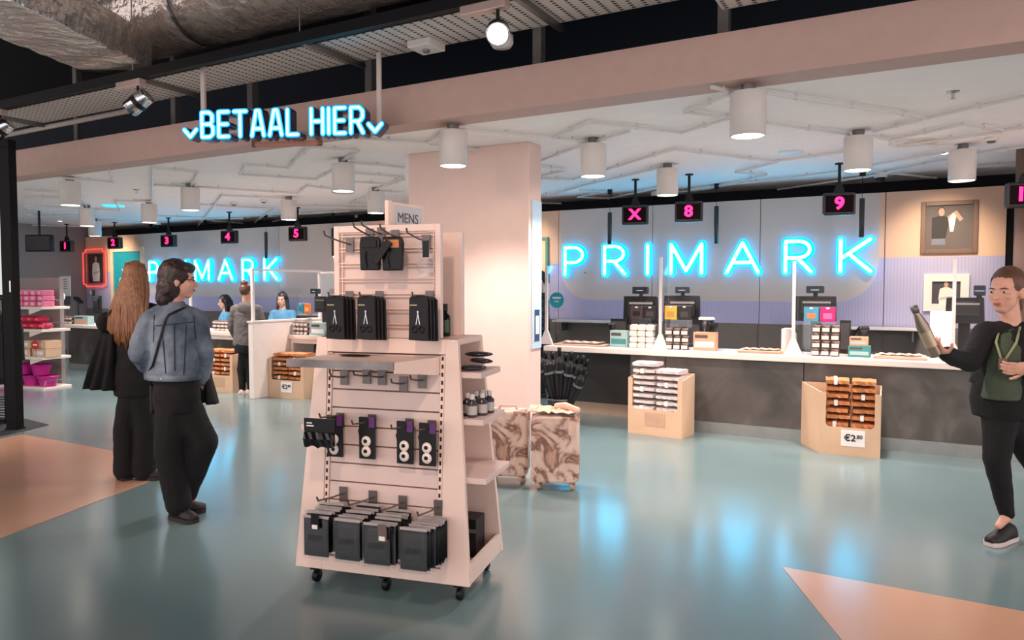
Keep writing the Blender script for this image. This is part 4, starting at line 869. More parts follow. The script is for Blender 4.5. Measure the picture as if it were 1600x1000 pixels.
# ------------------------------------------------------------------ suitcases
cm = bpy.data.materials.new('marble_shell'); cm.use_nodes = True; n, l, b = N(cm); b.inputs['Roughness'].default_value = .18
tc = n.new('ShaderNodeTexCoord'); nz = n.new('ShaderNodeTexNoise'); nz.inputs['Scale'].default_value = 4.2; nz.inputs['Detail'].default_value = 7; nz.inputs['Distortion'].default_value = 2.2
l.new(tc.outputs['Object'], nz.inputs['Vector']); rp = n.new('ShaderNodeValToRGB'); l.new(nz.outputs[0], rp.inputs[0])
for i, (p_, c_) in enumerate(((.3, (228, 206, 194)), (.45, (216, 184, 168)), (.54, (120, 84, 70)), (.62, (192, 150, 130)), (.76, (228, 208, 196)))):
    e = rp.color_ramp.elements[i] if i < 2 else rp.color_ramp.elements.new(p_)
    e.position = p_; e.color = lin(c_)
l.new(rp.outputs[0], b.inputs['Base Color'])
def suitcase(loc, rz, lab, w_=.37, h_=.52, d_=.22):
    t = thing('suitcase', lab, 'suitcase', loc, rz, 'marbled suitcases')
    def shell(y0, y1, nm):
        rr = .05; o = []
        for cx, cz, a0 in ((w_/2-rr, h_-rr, 0), (-w_/2+rr, h_-rr, 90), (-w_/2+rr, rr, 180), (w_/2-rr, rr, 270)):
            o += [(cx+rr*math.cos(R(a0+a_)), cz+rr*math.sin(R(a0+a_))) for a_ in (0, 22, 45, 68, 90)]
        k = MB(); k.prism([(x_, z+.055) for x_, z in o], y1-y0, Matrix.Translation((0, y0, 0))); return k.build(nm, cm, t, bevel=.02, smooth=False)
    shell(-d_/2, -.006, 'front_shell'); shell(.006, d_/2, 'rear_shell')
    MB().box((-w_/2+.004, -.007, .075), (w_/2-.004, .007, h_+.05)).build('zip_band', mat('zip_rose', (176, 130, 110), .4), t, bevel=.004)
    for x_ in (-w_*.28, w_*.2): MB().ell((x_, -d_/2-.001, h_*.93), (.006, .004, .006), n=10, m=6).build('rivet', CHROME, t)
    MB().tube([(-.07, .0, h_+.055), (-.065, 0, h_+.085), (.065, 0, h_+.085), (.07, 0, h_+.055)], .009, 8).build('top_handle', mat('handle_rose', (206, 168, 150), .4), t, smooth=True)
    for sx_ in (-1, 1):
        for sy in (-1, 1):
            f_ = MB().box((sx_*(w_/2-.055)-.016, sy*(d_/2-.05)-.016, .04), (sx_*(w_/2-.055)+.016, sy*(d_/2-.05)+.016, .075)).build('wheel_fork', BLKPL, t)
            MB().lathe([(.001, -.013), (.03, -.015), (.033, 0), (.03, .015), (.001, .015)], 18, Matrix.Translation((sx_*(w_/2-.055), sy*(d_/2-.05)-.012, .0335)) @ Matrix.Rotation(R(70), 4, 'Y')).build('wheel', mat('wheel_rose', (198, 156, 134), .35), f_, smooth=True)
p = FZ(861, 765); suitcase((p.x, p.y+.08, 0), R(22), 'front marbled suitcase with packing paper on top')
p = FZ(786, 754); suitcase((p.x, p.y+.08, 0), R(22), 'marbled suitcase half hidden behind the display stand', w_=.34)
p = FZ(861, 765); t = thing('crumpled_paper', 'crumpled packing paper lying on the front suitcase', 'paper', (p.x, p.y+.08, .575), R(10))
mb = MB(); nx_, ny_ = 12, 7; vs = []
for s_ in (0, .004):
    for j in range(ny_):
        for i in range(nx_): vs.append((-.19+.36*i/(nx_-1)+random.uniform(-.012, .012), -.13+.26*j/(ny_-1)+random.uniform(-.012, .012), s_+.012+.05*abs(math.sin(i*1.3+j*.7))*(1-abs(j-3)/6)))
F_ = []
for s_ in (0, nx_*ny_):
    for j in range(ny_-1):
        for i in range(nx_-1): F_.append((s_+j*nx_+i, s_+j*nx_+i+1, s_+(j+1)*nx_+i+1, s_+(j+1)*nx_+i))
mb.add(vs, F_).build('sheet', PACKP, t)
MB().tube([(.0, .02, .05), (.09, -.03, .07), (.2, -.06, .045)], [.03, .028, .02], 8).build('rolled_sheet', PACKP, t)
tag(MB().box((-.02, -.001, -.1), (.02, .001, 0)).build('luggage_tag', PACKP, None, loc=(p.x+.19, p.y-.05, .55), rz=R(22)), 'beige luggage tag on the front suitcase', 'tag')

# ------------------------------------------------------------------ umbrellas in a low stand
ub = FZ(882, 662); ub = Vector((ub.x, 7.45, 0))
t = thing('umbrella_stand', 'low dark umbrella stand behind the suitcases', 'umbrella stand', ub); MB().lathe([(.1, 0), (.12, .01), (.15, .3), (.145, .3), (.115, .02), (.001, .02)], 24, cap=False).build('bucket', BLKPL, t, smooth=True); MB().lathe([(.152, .29), (.156, .3), (.152, .31)], 24, cap=False).build('rim', GREYM, t)
UBK = mat('umbrella_black', (26, 25, 28), .5, var=.2)
for i, (px, py, dy) in enumerate(((840, 545, .05), (851, 548, -.04), (862, 549, .06), (874, 543, -.06), (884, 552, .04), (894, 550, -.05), (903, 556, .05), (912, 556, -.03), (919, 562, .04), (915, 575, -.06))):
    dy *= 1.8; top = WY(px, py, 7.45+dy); tip = Vector((ub.x+(top.x-ub.x)*.12, 7.45+dy*.4, .06)); d_ = (top-tip)
    t = thing('folded_umbrella', ('first', 'second', 'third', 'fourth', 'fifth', 'sixth', 'seventh', 'eighth', 'ninth', 'tenth')[i]+' black folded umbrella from the left in the stand by the column', 'umbrella', tip, 0, 'folded umbrellas by the column'); k = MB(); rings = []
    a_ = d_.normalized().cross(Vector((0, 1, 0))).normalized(); e_ = a_.cross(d_.normalized())
    for s_, r_ in ((.0, .006), (.08, .014), (.3, .034), (.55, .05), (.8, .056), (.86, .02)):
        rings.append([d_*s_+(a_*math.cos(2*math.pi*j/16)+e_*math.sin(2*math.pi*j/16))*r_*(1 if j % 2 else .74) for j in range(16)])
    k.loft(rings).build('canopy', UBK, t); MB().tube([d_*.84, d_*.88], .008, 8).build('shaft', GREYM, t); MB().tube([d_*.88, d_*.94, d_], [.018, .02, .022], 10).build('handle', BLKPL, t, smooth=True); MB().tube([d_*.66-e_*.0, d_*.69], .055, 14).build('strap', mat('strap_grey', (120, 118, 120), .5), t)

# ------------------------------------------------------------------ pictures on the wall
def figure(par, x0, z0, s_, y, shirt, pose):
    skin = mat('print_skin', (206, 160, 138), .5); hair = mat('print_hair', (50, 40, 38), .5)
    def el(cx, cz, rx, rz_, k=18): return [(x0+s_*(cx+rx*math.cos(2*math.pi*i/k)), z0+s_*(cz+rz_*math.sin(2*math.pi*i/k))) for i in range(k)]
    def pl(pts): return [(x0+s_*u, z0+s_*v) for u, v in pts]
    def pr(o, nm, m, dy): MB().prism(o, .002, Matrix.Translation((0, y-dy, 0))).build(nm, m, par)
    pr(el(0, .86, .085, .115), 'printed_hair', hair, .002); pr(pl([(-.04, .7), (.04, .7), (.04, .8), (-.04, .8)]), 'printed_neck', skin, .003); pr(el(0, .83, .072, .105), 'printed_face', skin, .004)
    if pose == 0:
        pr(pl([(-.2, 0), (.2, 0), (.24, .3), (.2, .66), (.06, .72), (-.06, .72), (-.2, .66), (-.24, .3)]), 'printed_shirt', shirt, .005); pr(pl([(-.22, .24), (.2, .32), (.22, .4), (-.2, .34)]), 'printed_arm', mat('print_fold', (206, 196, 190), .5), .007)
    else:
        pr(pl([(-.22, .12), (.1, .12), (.2, .66), (.06, .72), (-.06, .72), (-.22, .68)]), 'printed_shirt', shirt, .005); pr(pl([(-.22, -.05), (.1, -.05), (.1, .12), (-.22, .12)]), 'printed_jeans', mat('print_denim', (120, 124, 140), .5), .005)
        pr(pl([(.14, .7), (.34, .86), (.5, .62), (.42, .56), (.3, .74), (.16, .58)]), 'printed_arm', skin, .006); pr(pl([(.2, .3), (.28, .3), (.34, .72), (.26, .8), (.16, .62)]), 'printed_towel', mat('print_towel', (236, 230, 226), .5), .007)
def frame(X0, X1, Z0, Z1, lab, fm_, bg, bw=.05, y=YB, d_=.04, cat='picture'):
    t = thing('wall_picture', lab, cat, ((X0+X1)/2, y, Z0)); w_, h_ = (X1-X0)/2, Z1-Z0
    for a_, e_ in (((-w_, 0), (-w_+bw, h_)), ((w_-bw, 0), (w_, h_)), ((-w_+bw, 0), (w_-bw, bw)), ((-w_+bw, h_-bw), (w_-bw, h_))): MB().box((a_[0], -d_, a_[1]), (e_[0], 0, e_[1])).build('frame_bar', fm_, t, bevel=.004)
    MB().box((-w_+bw, -.015, bw), (w_-bw, 0, h_-bw)).build('print', bg, t); return t, w_, h_
PG = mat('print_grey', (104, 94, 92), .6); WOODF = mat('frame_umber', (120, 92, 78), .4)
X0, X1, Z0, Z1 = rect(1438, 312, 1529, 397, YB); t, w_, h_ = frame(X0, X1, Z0, Z1, 'large framed portrait of a man with a towel over the shoulder', WOODF, PG)
figure(t, -.08, h_*.2, h_*.72, -.016, mat('print_black', (44, 42, 44), .6), 1)
X0, X1, Z0, Z1 = rect(1442, 428, 1515, 486, YB); t, w_, h_ = frame(X0, X1, Z0, Z1, 'white framed portrait of a person in a white shirt below the large one', PAPER, mat('print_slate', (74, 70, 78), .6), .09); figure(t, 0, h_*.13, h_*.72, -.016, PAPER, 0)
X0, X1, Z0, Z1 = rect(135, 389, 168, 449, YB); REDN = emis('red_neon', (255, 70, 60), 1.2)
t, w_, h_ = frame(X0+.1, X1-.1, Z0+.08, Z1-.08, 'portrait of a person in a white shirt inside a red neon frame', mat('frame_rose', (190, 90, 80), .4), mat('print_umber', (66, 52, 50), .6), .03); figure(t, 0, .06, h_*.86, -.016, PAPER, 0)
o_ = [(-w_, .06-.08), (-w_, -.06), (w_, -.06), (w_, -.02), (w_+.1, .0), (w_+.1, h_), (w_, h_+.02), (w_, h_+.08), (-w_, h_+.08), (-w_, h_+.02), (-w_-.1, h_), (-w_-.1, 0), (-w_, -.02)]
mb = MB()
for a_, e_ in zip(o_, o_[1:]): mb.tube([(a_[0], -.06, a_[1]), (e_[0], -.06, e_[1])], .014, 8)
mb.build('neon_tube', REDN, t)
X0, X1, Z0, Z1 = rect(180, 391, 222, 466, YB); t, w_, h_ = frame(X0-.1, X1+.08, Z0-.4, Z1+.08, 'teal text poster in a cream frame beside the red portrait', mat('frame_cream', (236, 208, 178), .5), mat('poster_teal', (24, 150, 172), .5), .1, cat='poster')
for k, (s_, tx) in enumerate(((.17, 'YES!'), (.17, "CAN'T"))): text(tx, s_, PAPER, t, (-.05, -.02, h_-.55-k*.2), bold=.004)
for k in range(5): MB().box((-w_*.55, -.018, h_-.95-k*.09-(k > 1)*.15), (w_*(.5-.1*(k % 2)), -.0155, h_-.9-k*.09-(k > 1)*.15)).build('print_line', mat('print_pale', (170, 214, 220), .5), t)
a_ = WY(846, 440, YB); GRN = mat('frame_green', (92, 150, 130), .4); t = thing('wall_picture', 'stepped green frame on the wall peeking out beside the column', 'picture', (a_.x, YB, zat(437, a_)))
for b0, b1 in (((-.55, 0), (-.1, .72)), ((-.5, -.08), (-.16, .82)), ): pass
for a0, a1, b0, b1 in ((.09, .13, .0, .62), (-.05, .13, .62, .66), (-.05, .13, -.04, .0), (-.06, -.02, .62, .76), (-.6, -.02, .76, .8), (-.6, -.02, -.16, -.12), (-.06, -.02, -.12, -.0)): MB().box((a0, -.05, b0), (a1, 0, b1)).build('frame_bar', GRN, t, bevel=.004)
MB().box((-.6, -.012, 0), (.09, 0, .62)).build('print', mat('print_cream', (236, 206, 176), .5), t)

# ------------------------------------------------------------------ far left: post, light panel, clothes rail, shelves
p = FZ(24, 671); t = thing('black_post', 'tall black metal post at the left edge', 'post', (p.x, p.y, 0), R(20)); MB().box((-.065, -.05, 0), (.065, .05, 3.05)).build('shaft', BLACK, t, bevel=.004); MB().box((-.075, -.06, 0), (.075, .06, .02)).build('foot', BLACK, t); MB().box((.03, -.054, 1.5), (.045, -.05, 1.62)).build('latch', CHROME, t); MB().box((-1.2, -.05, 3.05), (.065, .05, 3.13)).build('top_bar', BLACK, t)
t = thing('light_panel', 'pale lit panel left of the black post', 'panel', (p.x-.075, p.y-.02, 1.47), R(20)); MB().box((-.9, -.02, 0), (0, .02, 1.57)).build('face', emis('panel_pale', (206, 214, 206), .75), t); MB().box((-.9, -.03, -.03), (0, .03, 0)).build('frame_bar', BLACK, t)
q = FZ(-8, 664); t = thing('clothes_rail', 'black clothes rail at the left edge below the pale panel', 'clothes rail', (q.x-.15, q.y+.02, 0), R(20)); MB().tube([(-.6, 0, 0), (-.6, 0, 1.42), (.22, 0, 1.42), (.22, 0, 0)], .016, 8).build('frame', BLACK, t); MB().box((-.6, -.03, .02), (.22, .03, .05)).build('foot_bar', BLACK, t)
for k in range(9): MB().box((-.6, -.012, .06+k*.03), (.2, .012, .075+k*.03)).build('slat', mat('vent_slat', (52, 50, 50), .5), t)
for k in range(5):
    c_ = Matrix.Translation((q.x-.15, q.y+.02, 0)) @ Matrix.Rotation(R(20), 4, 'Z') @ Vector((.12-k*.135, 0, .45)); t2 = thing('hanging_jacket', ('rightmost', 'second', 'third', 'fourth', 'fifth')[k]+' dark jacket on the clothes rail counted from the post', 'jacket', c_, R(20), 'jackets on the rail')
    rings = []
    for i in range(9):
        z = .88*i/8; w2 = .26+.02*math.sin(i*1.3+k) if i < 7 else (.22, .07)[i-7]; d2 = .045+.008*math.sin(i*2+k); rings.append([(d2*math.cos(2*math.pi*j/14)*(1+.12*math.sin(j*2.2+k)), w2*math.sin(2*math.pi*j/14), z) for j in range(14)])
    MB().loft(rings).build('jacket_body', mat(('jacket_black', 'jacket_umber')[k % 2], ((28, 26, 28), (66, 54, 48))[k % 2], .7, var=.2, bump=.3, bscale=12), t2, smooth=True)
    for s_ in (-1, 1): MB().tube([(0, s_*.2, .82), (.02, s_*.29, .6), (.03, s_*.3, .25)], [.05, .05, .04], 10).build('sleeve', MATS[('jacket_black', 'jacket_umber')[k % 2]], t2, smooth=True)
    MB().tube([(0, -.12, .87), (0, 0, .91), (0, .12, .87)], .006, 6).build('hanger', GREYM, t2); MB().tube([(0, 0, .91), (0, 0, .944), (0, .012, .949)], .003, 6).build('hanger_hook', CHROME, t2)
# shelf gondola with pink goods
sp_ = FZ(84, 607); SX, SY = sp_.x, sp_.y+.05
t = thing('shelf_unit', 'white shelf unit with pink goods behind the black post', 'shelf', (SX, SY, 0), R(8)); MB().box((-1.7, .25, 0), (-.22, .32, 1.7)).build('spine', GREYW, t)
SHZ = [zat(y_, (SX, SY)) for y_ in (604, 557, 514, 479)]
for z in SHZ: o_ = MB().box((-1.6, -.22, z-.04), (0, .25, z)).build('shelf_board', CREAM, t, bevel=.005); MB().prism([(-.3, -.04), (-.02, -.04), (-.3, -.12)], .02, Matrix.Translation((0, -.2, z))).build('bracket', CREAM, o_); MB().tube([(0, -.2, z+.01), (.02, -.2, z+.1), (.02, .1, z+.1)], .006, 6).build('end_wire', CHROME, o_)
q = Matrix.Translation((SX, SY, 0)) @ Matrix.Rotation(R(8), 4, 'Z')
PK1, PK2, PK3 = mat('pink_light', (236, 120, 160), .5, var=.1), mat('pink_hot', (220, 40, 96), .5, var=.15), mat('magenta_plastic', (196, 40, 140), .4, var=.1)
def goods(lv, nx_, nz_, sz, nm, lab, cat, grp, mk):
    src = None
    for k in range(nz_):
        for i in range(nx_-(k if nm in ('pink_bag', 'pink_basket') else 0)):
            loc = q @ Vector((-.12-i*sz[0]*1.14-(k*sz[0]*.5 if nm in ('pink_bag', 'pink_basket') else 0), -.06+random.uniform(-.01, .01), SHZ[lv]+.001+k*sz[2]))
            if src is None: src = thing(nm, lab, cat, loc, R(8), grp); mk(src, sz)
            else: dup(src, loc, R(8)+R(random.uniform(-2, 2)))
def mk_pack(t, s_): MB().box((-s_[0]/2, -s_[1]/2, 0), (s_[0]/2, s_[1]/2, s_[2]*.97)).build('pack', PK1, t, bevel=.012); MB().ell((0, -s_[1]/2, s_[2]*.5), (s_[0]*.3, .006, s_[2]*.3), n=12, m=6).build('print', mat('pink_pale', (250, 190, 206), .5), t)
def mk_bag(t, s_): MB().ell((0, 0, s_[2]*.5), (s_[0]*.52, s_[1]*.5, s_[2]*.5), n=12, m=8).build('bag', PK2, t, smooth=True); MB().box((-s_[0]*.2, -s_[1]*.52, s_[2]*.3), (s_[0]*.2, -s_[1]*.46, s_[2]*.7)).build('print', mat('coral', (240, 110, 90), .5), t)
def mk_box(t, s_): MB().box((-s_[0]/2, -s_[1]/2, 0), (s_[0]/2, s_[1]/2, s_[2]*.97)).build('box', CARD, t, bevel=.004); MB().box((-s_[0]*.3, -s_[1]/2-.002, s_[2]*.25), (s_[0]*.3, -s_[1]/2, s_[2]*.7)).build('sticker', PAPER, t)
def mk_bask(t, s_):
    MB().lathe([(s_[0]*.36, 0), (s_[0]*.48, s_[2]*.85), (s_[0]*.5, s_[2]*.9), (s_[0]*.46, s_[2]*.85), (s_[0]*.34, .01), (.001, .01)], 20, cap=False).build('tub', PK3, t, smooth=True); MB().lathe([(s_[0]*.5, s_[2]*.86), (s_[0]*.53, s_[2]*.92), (s_[0]*.5, s_[2]*.97)], 20, cap=False).build('rim', PK3, t)
goods(3, 5, 3, (.13, .2, .085), 'pink_pack', 'pale pink pack stacked on the top shelf', 'pack', 'pink packs on the top shelf', mk_pack)
goods(2, 6, 2, (.15, .2, .1), 'pink_bag', 'hot pink bag on the second shelf', 'bag', 'pink bags on the second shelf', mk_bag)
goods(1, 3, 2, (.29, .26, .125), 'cardboard_carton', 'small cardboard carton on the third shelf', 'carton', 'cartons on the third shelf', mk_box)
goods(0, 4, 2, (.29, .28, .17), 'pink_basket', 'magenta plastic basket on the lowest shelf', 'basket', 'magenta baskets', mk_bask)
a_ = q @ Vector((-.12, -.24, SHZ[1]+.19)); t = thing('round_sign', 'small round red no-entry sign at the shelf unit', 'sign', a_, R(8)); M = Matrix.Rotation(R(90), 4, 'X'); MB().lathe([(.07, 0), (.07, .006)], 24, M).build('disc', mat('sign_red', (206, 30, 30), .4), t); MB().box((-.045, -.009, -.012), (.045, -.006, .012)).build('bar', PAPER, t); MB().tube([(0, .004, -.05), (0, .01, -.189)], .005, 6).build('stem', GREYM, t)
# wall dispenser and notice
a_ = WY(102, 447, 9.6); t = thing('wall_notice', 'white printed notice on a stand behind the far left counter', 'notice', (a_.x, 9.6, a_.z)); MB().box((-.2, -.01, -.22), (.2, .01, .22)).build('board', PAPER, t); MB().box((-.2, -.012, -.42), (.2, .01, -.23)).build('lower_board', GREYM, t); MB().tube([(0, .02, -a_.z), (0, .02, -.2)], .02, 8).build('stem', GREYM, t); MB().lathe([(.15, 0), (.15, .02)], 20, Matrix.Translation((0, .02, -a_.z))).build('foot', GREYM, t)
for k in range(5): MB().box((-.16, -.012, .14-k*.05), (.1-.03*(k % 2), -.0102, .155-k*.05)).build('print_line', GREYM, t)
a_ = WY(89, 464, 8.9); t = thing('paper_roll', 'white round roll dispenser beside the notice at far left', 'dispenser', (a_.x, 8.9, a_.z)); M = Matrix.Rotation(R(70), 4, 'Y'); MB().lathe([(.05, -.09), (.13, -.08), (.14, 0), (.13, .08), (.05, .09)], 24, M).build('roll', PAPER, t, smooth=True); MB().lathe([(.05, .085), (.05, .1), (.001, .1)], 14, M).build('hub', GREYM, t); MB().tube([(0, .1, 0), (0, .1, -a_.z)], .02, 8).build('stem', GREYM, t)

# ------------------------------------------------------------------ people
def remesh(mb, name, voxel=.007, smooth=5, wr=0, ws=.12):
    o = bpy.data.objects.new('tmp', mb.mesh('tmp')); COL.objects.link(o)
    m = o.modifiers.new('r', 'REMESH'); m.mode = 'VOXEL'; m.voxel_size = voxel; m.use_smooth_shade = True
    if smooth: k = o.modifiers.new('s', 'SMOOTH'); k.iterations = smooth; k.factor = .5
    if wr:
        tx = bpy.data.textures.new('wrinkle', 'CLOUDS'); tx.noise_scale = ws; tx.noise_depth = 2
        d = o.modifiers.new('d', 'DISPLACE'); d.texture = tx; d.strength = wr; d.mid_level = .5; d.texture_coords = 'LOCAL'
    me = bpy.data.meshes.new_from_object(o.evaluated_get(bpy.context.evaluated_depsgraph_get())); bpy.data.objects.remove(o); me.name = name
    for p_ in me.polygons: p_.use_smooth = True
    me.materials.clear(); return me
def rotm(yaw, pitch=0, roll=0): return Euler((pitch, roll, yaw), 'XYZ').to_matrix()
def oval(mb, rings, yaw, n_=20):
    c, s_ = Vector((math.cos(yaw), math.sin(yaw), 0)), Vector((-math.sin(yaw), math.cos(yaw), 0))
    mb.loft([[Vector(p_)+c*rx*math.cos(2*math.pi*j/n_)+s_*ry*math.sin(2*math.pi*j/n_) for j in range(n_)] for p_, rx, ry in rings])
def head_pieces(mb, c, M, s_=1.0):
    f_ = lambda x, y, z: Vector(c)+M @ Vector((x, y, z))*s_
    e = lambda p_, r_: mb.ell(p_, tuple(v*s_ for v in r_), M, 18, 12)
    e(f_(0, -.01, .022), (.074, .092, .098)); e(f_(0, .028, -.03), (.062, .064, .082)); e(f_(0, .052, -.088), (.034, .03, .026)); e(f_(0, .074, .02), (.048, .014, .012))
    for k in (-1, 1): e(f_(k*.075, -.008, -.012), (.012, .022, .032)); e(f_(k*.036, .062, -.022), (.024, .022, .02))
    mb.cap(f_(0, .086, .006), f_(0, .106, -.03), .008*s_, .0125*s_, 10); e(f_(0, .08, -.062), (.024, .014, .012))
def hand_pieces(mb, w_, d_, n_, side, curl, s_=1.0):
    d_ = Vector(d_).normalized(); n_ = Vector(n_); n_ = (n_-d_*n_.dot(d_)).normalized(); a_ = d_.cross(n_); w_ = Vector(w_)
    M = Matrix((a_, d_, n_)).transposed(); mb.ell(w_+d_*.048*s_, (.042*s_, .052*s_, .016*s_), M, 14, 8)
    for i, L in enumerate((.07, .078, .074, .058)):
        p_ = w_+d_*.085*s_+a_*(-.033+.022*i)*s_; v = d_.copy()
        for k in range(3):
            v = Matrix.Rotation(curl*(.7 if k == 0 else 1), 3, a_) @ v; q_ = p_+v*L*s_*(.42, .33, .25)[k]; mb.cap(p_, q_, (.0092, .0086, .008)[k]*s_, (.0086, .008, .007)[k]*s_, 8); p_ = q_
    p_ = w_+d_*.028*s_-a_*side*.034*s_; v = (d_*.7-a_*side*.75+n_*.35).normalized()
    for L in (.042, .032): q_ = p_+v*L*s_; mb.cap(p_, q_, .011*s_, .0095*s_, 8); p_ = q_; v = (v+d_*.4+n_*.35).normalized()
def shoe(t, an, toe, m, sole, w_=.045, nm='shoe'):
    an, toe = Vector(an), Vector(toe); d_ = Vector((toe.x-an.x, toe.y-an.y, 0)); L = max(.2, d_.length+.07); d_.normalize(); c0 = Vector((an.x, an.y, 0))-d_*.065; yaw = math.atan2(d_.y, d_.x); z0 = toe.z
    prof = [(0, .036, .07), (.12, .044, .085), (.3, .043, .09), (.5, .044, .07), (.7, .05, .052), (.88, .044, .042), (1, .024, .03)]; rings = []
    for u, hw_, h_ in prof:
        c_ = c0+d_*L*u; sd = Vector((-d_.y, d_.x, 0)); zb = z0+.022
        rings.append([c_+sd*hw_*math.cos(a_)*w_/.045+Vector((0, 0, zb+max(0, math.sin(a_))*h_)) for a_ in [2*math.pi*j/16 for j in range(16)]])
    o = MB().loft(rings).build(nm, m, t, origin=None, smooth=True); o.data.transform(Matrix.Translation(-t.location))
    rings = []
    for z in (z0, z0+.026):
        ring = []
        for u, hw_, h_ in prof: ring.append(c0+d_*L*u+Vector((-d_.y, d_.x, 0))*(hw_+.004)*w_/.045+Vector((0, 0, z)))
        for u, hw_, h_ in prof[::-1]: ring.append(c0+d_*L*u-Vector((-d_.y, d_.x, 0))*(hw_+.004)*w_/.045+Vector((0, 0, z)))
        rings.append(ring)
    k = MB().loft(rings).build('sole', sole, o); k.data.transform(Matrix.Translation(-t.location))
def attach(mb_or_me, name, m, t, **kw):
    me = mb_or_me if not isinstance(mb_or_me, MB) else mb_or_me.mesh(name)
    me.transform(Matrix.Translation(-t.location)); return mobj(name, me, m, t, None, 0, kw.get('smooth', True))
def lerp(a_, b_, u): return Vector(a_).lerp(Vector(b_), u)
def face_parts(t, c, M, s_=1.04, lips=(178, 90, 84), eyes=True, brow=(60, 44, 36)):
    f_ = lambda x, y, z: Vector(c)+M @ Vector((x, y, z))*s_
    for k in (-1, 1):
        o = attach(MB().ell(f_(k*.032, .079, .0), (.012*s_, .008*s_, .0055*s_), M, 10, 6), 'eye', mat('eye_white', (206, 190, 182), .3), t); im_ = attach(MB().ell(f_(k*.032, .084, .0), (.0065*s_, .0045*s_, .0056*s_), M, 8, 6), 'iris', mat('iris_dark', (40, 28, 24), .2), t); im_.parent = o
        attach(MB().tube([f_(k*.015, .088, .018), f_(k*.034, .086, .023), f_(k*.05, .074, .017)], [.003, .0035, .002], 6), 'eyebrow', mat('brow', brow, .7), t)
    attach(MB().ell(f_(0, .0925, -.06), (.022*s_, .006*s_, .008*s_), M, 12, 6), 'lips', mat('lips', lips, .4), t)
def strands(mb, roots, path, r_, k=5):
    """tapering locks: each root point follows path offsets"""
    for p_ in roots: mb.tube([p_+o_ for o_ in path(p_)], [r_*(1, 1.1, 1, .8, .35)[min(4, int(i*5/len(path(p_))))] for i in range(len(path(p_)))], k)
def build_body(t, J, yaw, hr, skin, hands=(), hs=1.04, lower=True):
    mb = MB(); head_pieces(mb, J['head'], hr, hs)
    mb.cap(Vector(J['head'])+hr @ Vector((0, -.02, -.06)), J['neck'], .052, .058)
    oval(mb, [(lerp(J['pelvis'], (J['pelvis'][0], J['pelvis'][1], J['pelvis'][2]-.1), 1), .12, .09), (J['pelvis'], .16, .11), (lerp(J['pelvis'], J['neck'], .4), .125, .09), (lerp(J['pelvis'], J['neck'], .72), .145, .105), (lerp(J['pelvis'], J['neck'], .92), .13, .075), (J['neck'], .055, .055)], yaw)
    for k in 'ab':
        mb.cap(lerp(J['neck'], J['pelvis'], .1), J['sh'+k], .05, .05); mb.cap(J['sh'+k], J['el'+k], .048, .038); mb.cap(J['el'+k], J['wr'+k], .038, .025)
        if lower:
            hip = lerp(J['pelvis'], J['kn'+k], .12); mb.cap(hip, J['kn'+k], .078, .052); mb.cap(J['kn'+k], J['an'+k], .05, .034); ft = lerp(J['an'+k], J['toe'+k], .5); mb.cap(J['an'+k], Vector((ft.x, ft.y, max(.05, J['an'+k].z-.045))), .032, .022)
    for (k, d_, n_, side, curl) in hands: hand_pieces(mb, J['wr'+k], d_, n_, side, curl)
    return attach(remesh(mb, 'body', .0065, 3), 'body', skin, t)
def build_top(t, J, yaw, m, hem, name='jacket', inf=.0, wr=.018, sl=1.0, wid=1.0, vox=.009, hemw=.19):
    mb = MB(); H_ = Vector(hem)
    oval(mb, [(H_, hemw*wid, .13), (lerp(H_, J['neck'], .15), hemw*wid, .135), (lerp(H_, J['neck'], .45), .165*wid+inf, .125+inf), (lerp(H_, J['neck'], .75), .175*wid+inf, .13+inf), (lerp(H_, J['neck'], .93), .14*wid+inf, .09+inf), (lerp(H_, J['neck'], 1.0), .075, .07)], yaw, 24)
    for k in 'ab':
        mb.cap(lerp(J['neck'], H_, .1), J['sh'+k], .068+inf, .066+inf); mb.cap(J['sh'+k], J['el'+k], .066+inf, .056+inf); mb.cap(J['el'+k], lerp(J['el'+k], J['wr'+k], sl), .056+inf, .043+inf)
    return attach(remesh(mb, name, vox, 6, wr, .09), name, m, t)
def build_trousers(t, J, yaw, m, rad=(.1, .075, .06), name='trousers', end=.95):
    mb = MB(); P_ = Vector(J['pelvis'])
    oval(mb, [(P_+Vector((0, 0, .2)), .145, .11), (P_+Vector((0, 0, .1)), .165, .125), (P_, .175, .135), (P_-Vector((0, 0, .1)), .16, .125)], yaw, 24)
    for k in 'ab': hip = lerp(J['pelvis'], J['kn'+k], .15); mb.cap(hip, J['kn'+k], rad[0], rad[1]); mb.cap(J['kn'+k], lerp(J['kn'+k], J['an'+k], end), rad[1], rad[2])
    return attach(remesh(mb, name, .009, 5, .014, .12), name, m, t)
BLKC = mat('black_cloth', (11, 10, 12), .9, var=.25, bump=.3, bscale=80); BLKJ = mat('black_jacket', (13, 12, 13), .85, var=.25, bump=.3, bscale=60)
SHOEB = mat('shoe_black', (26, 22, 24), .6); SOLEW = mat('sole_white', (214, 200, 192), .6); SOLEB = mat('sole_brown', (44, 34, 32), .7)
def joints(d0, **px): return {k: DP(v[0], v[1], d0+(v[2] if len(v) > 2 else 0)) for k, v in px.items()}

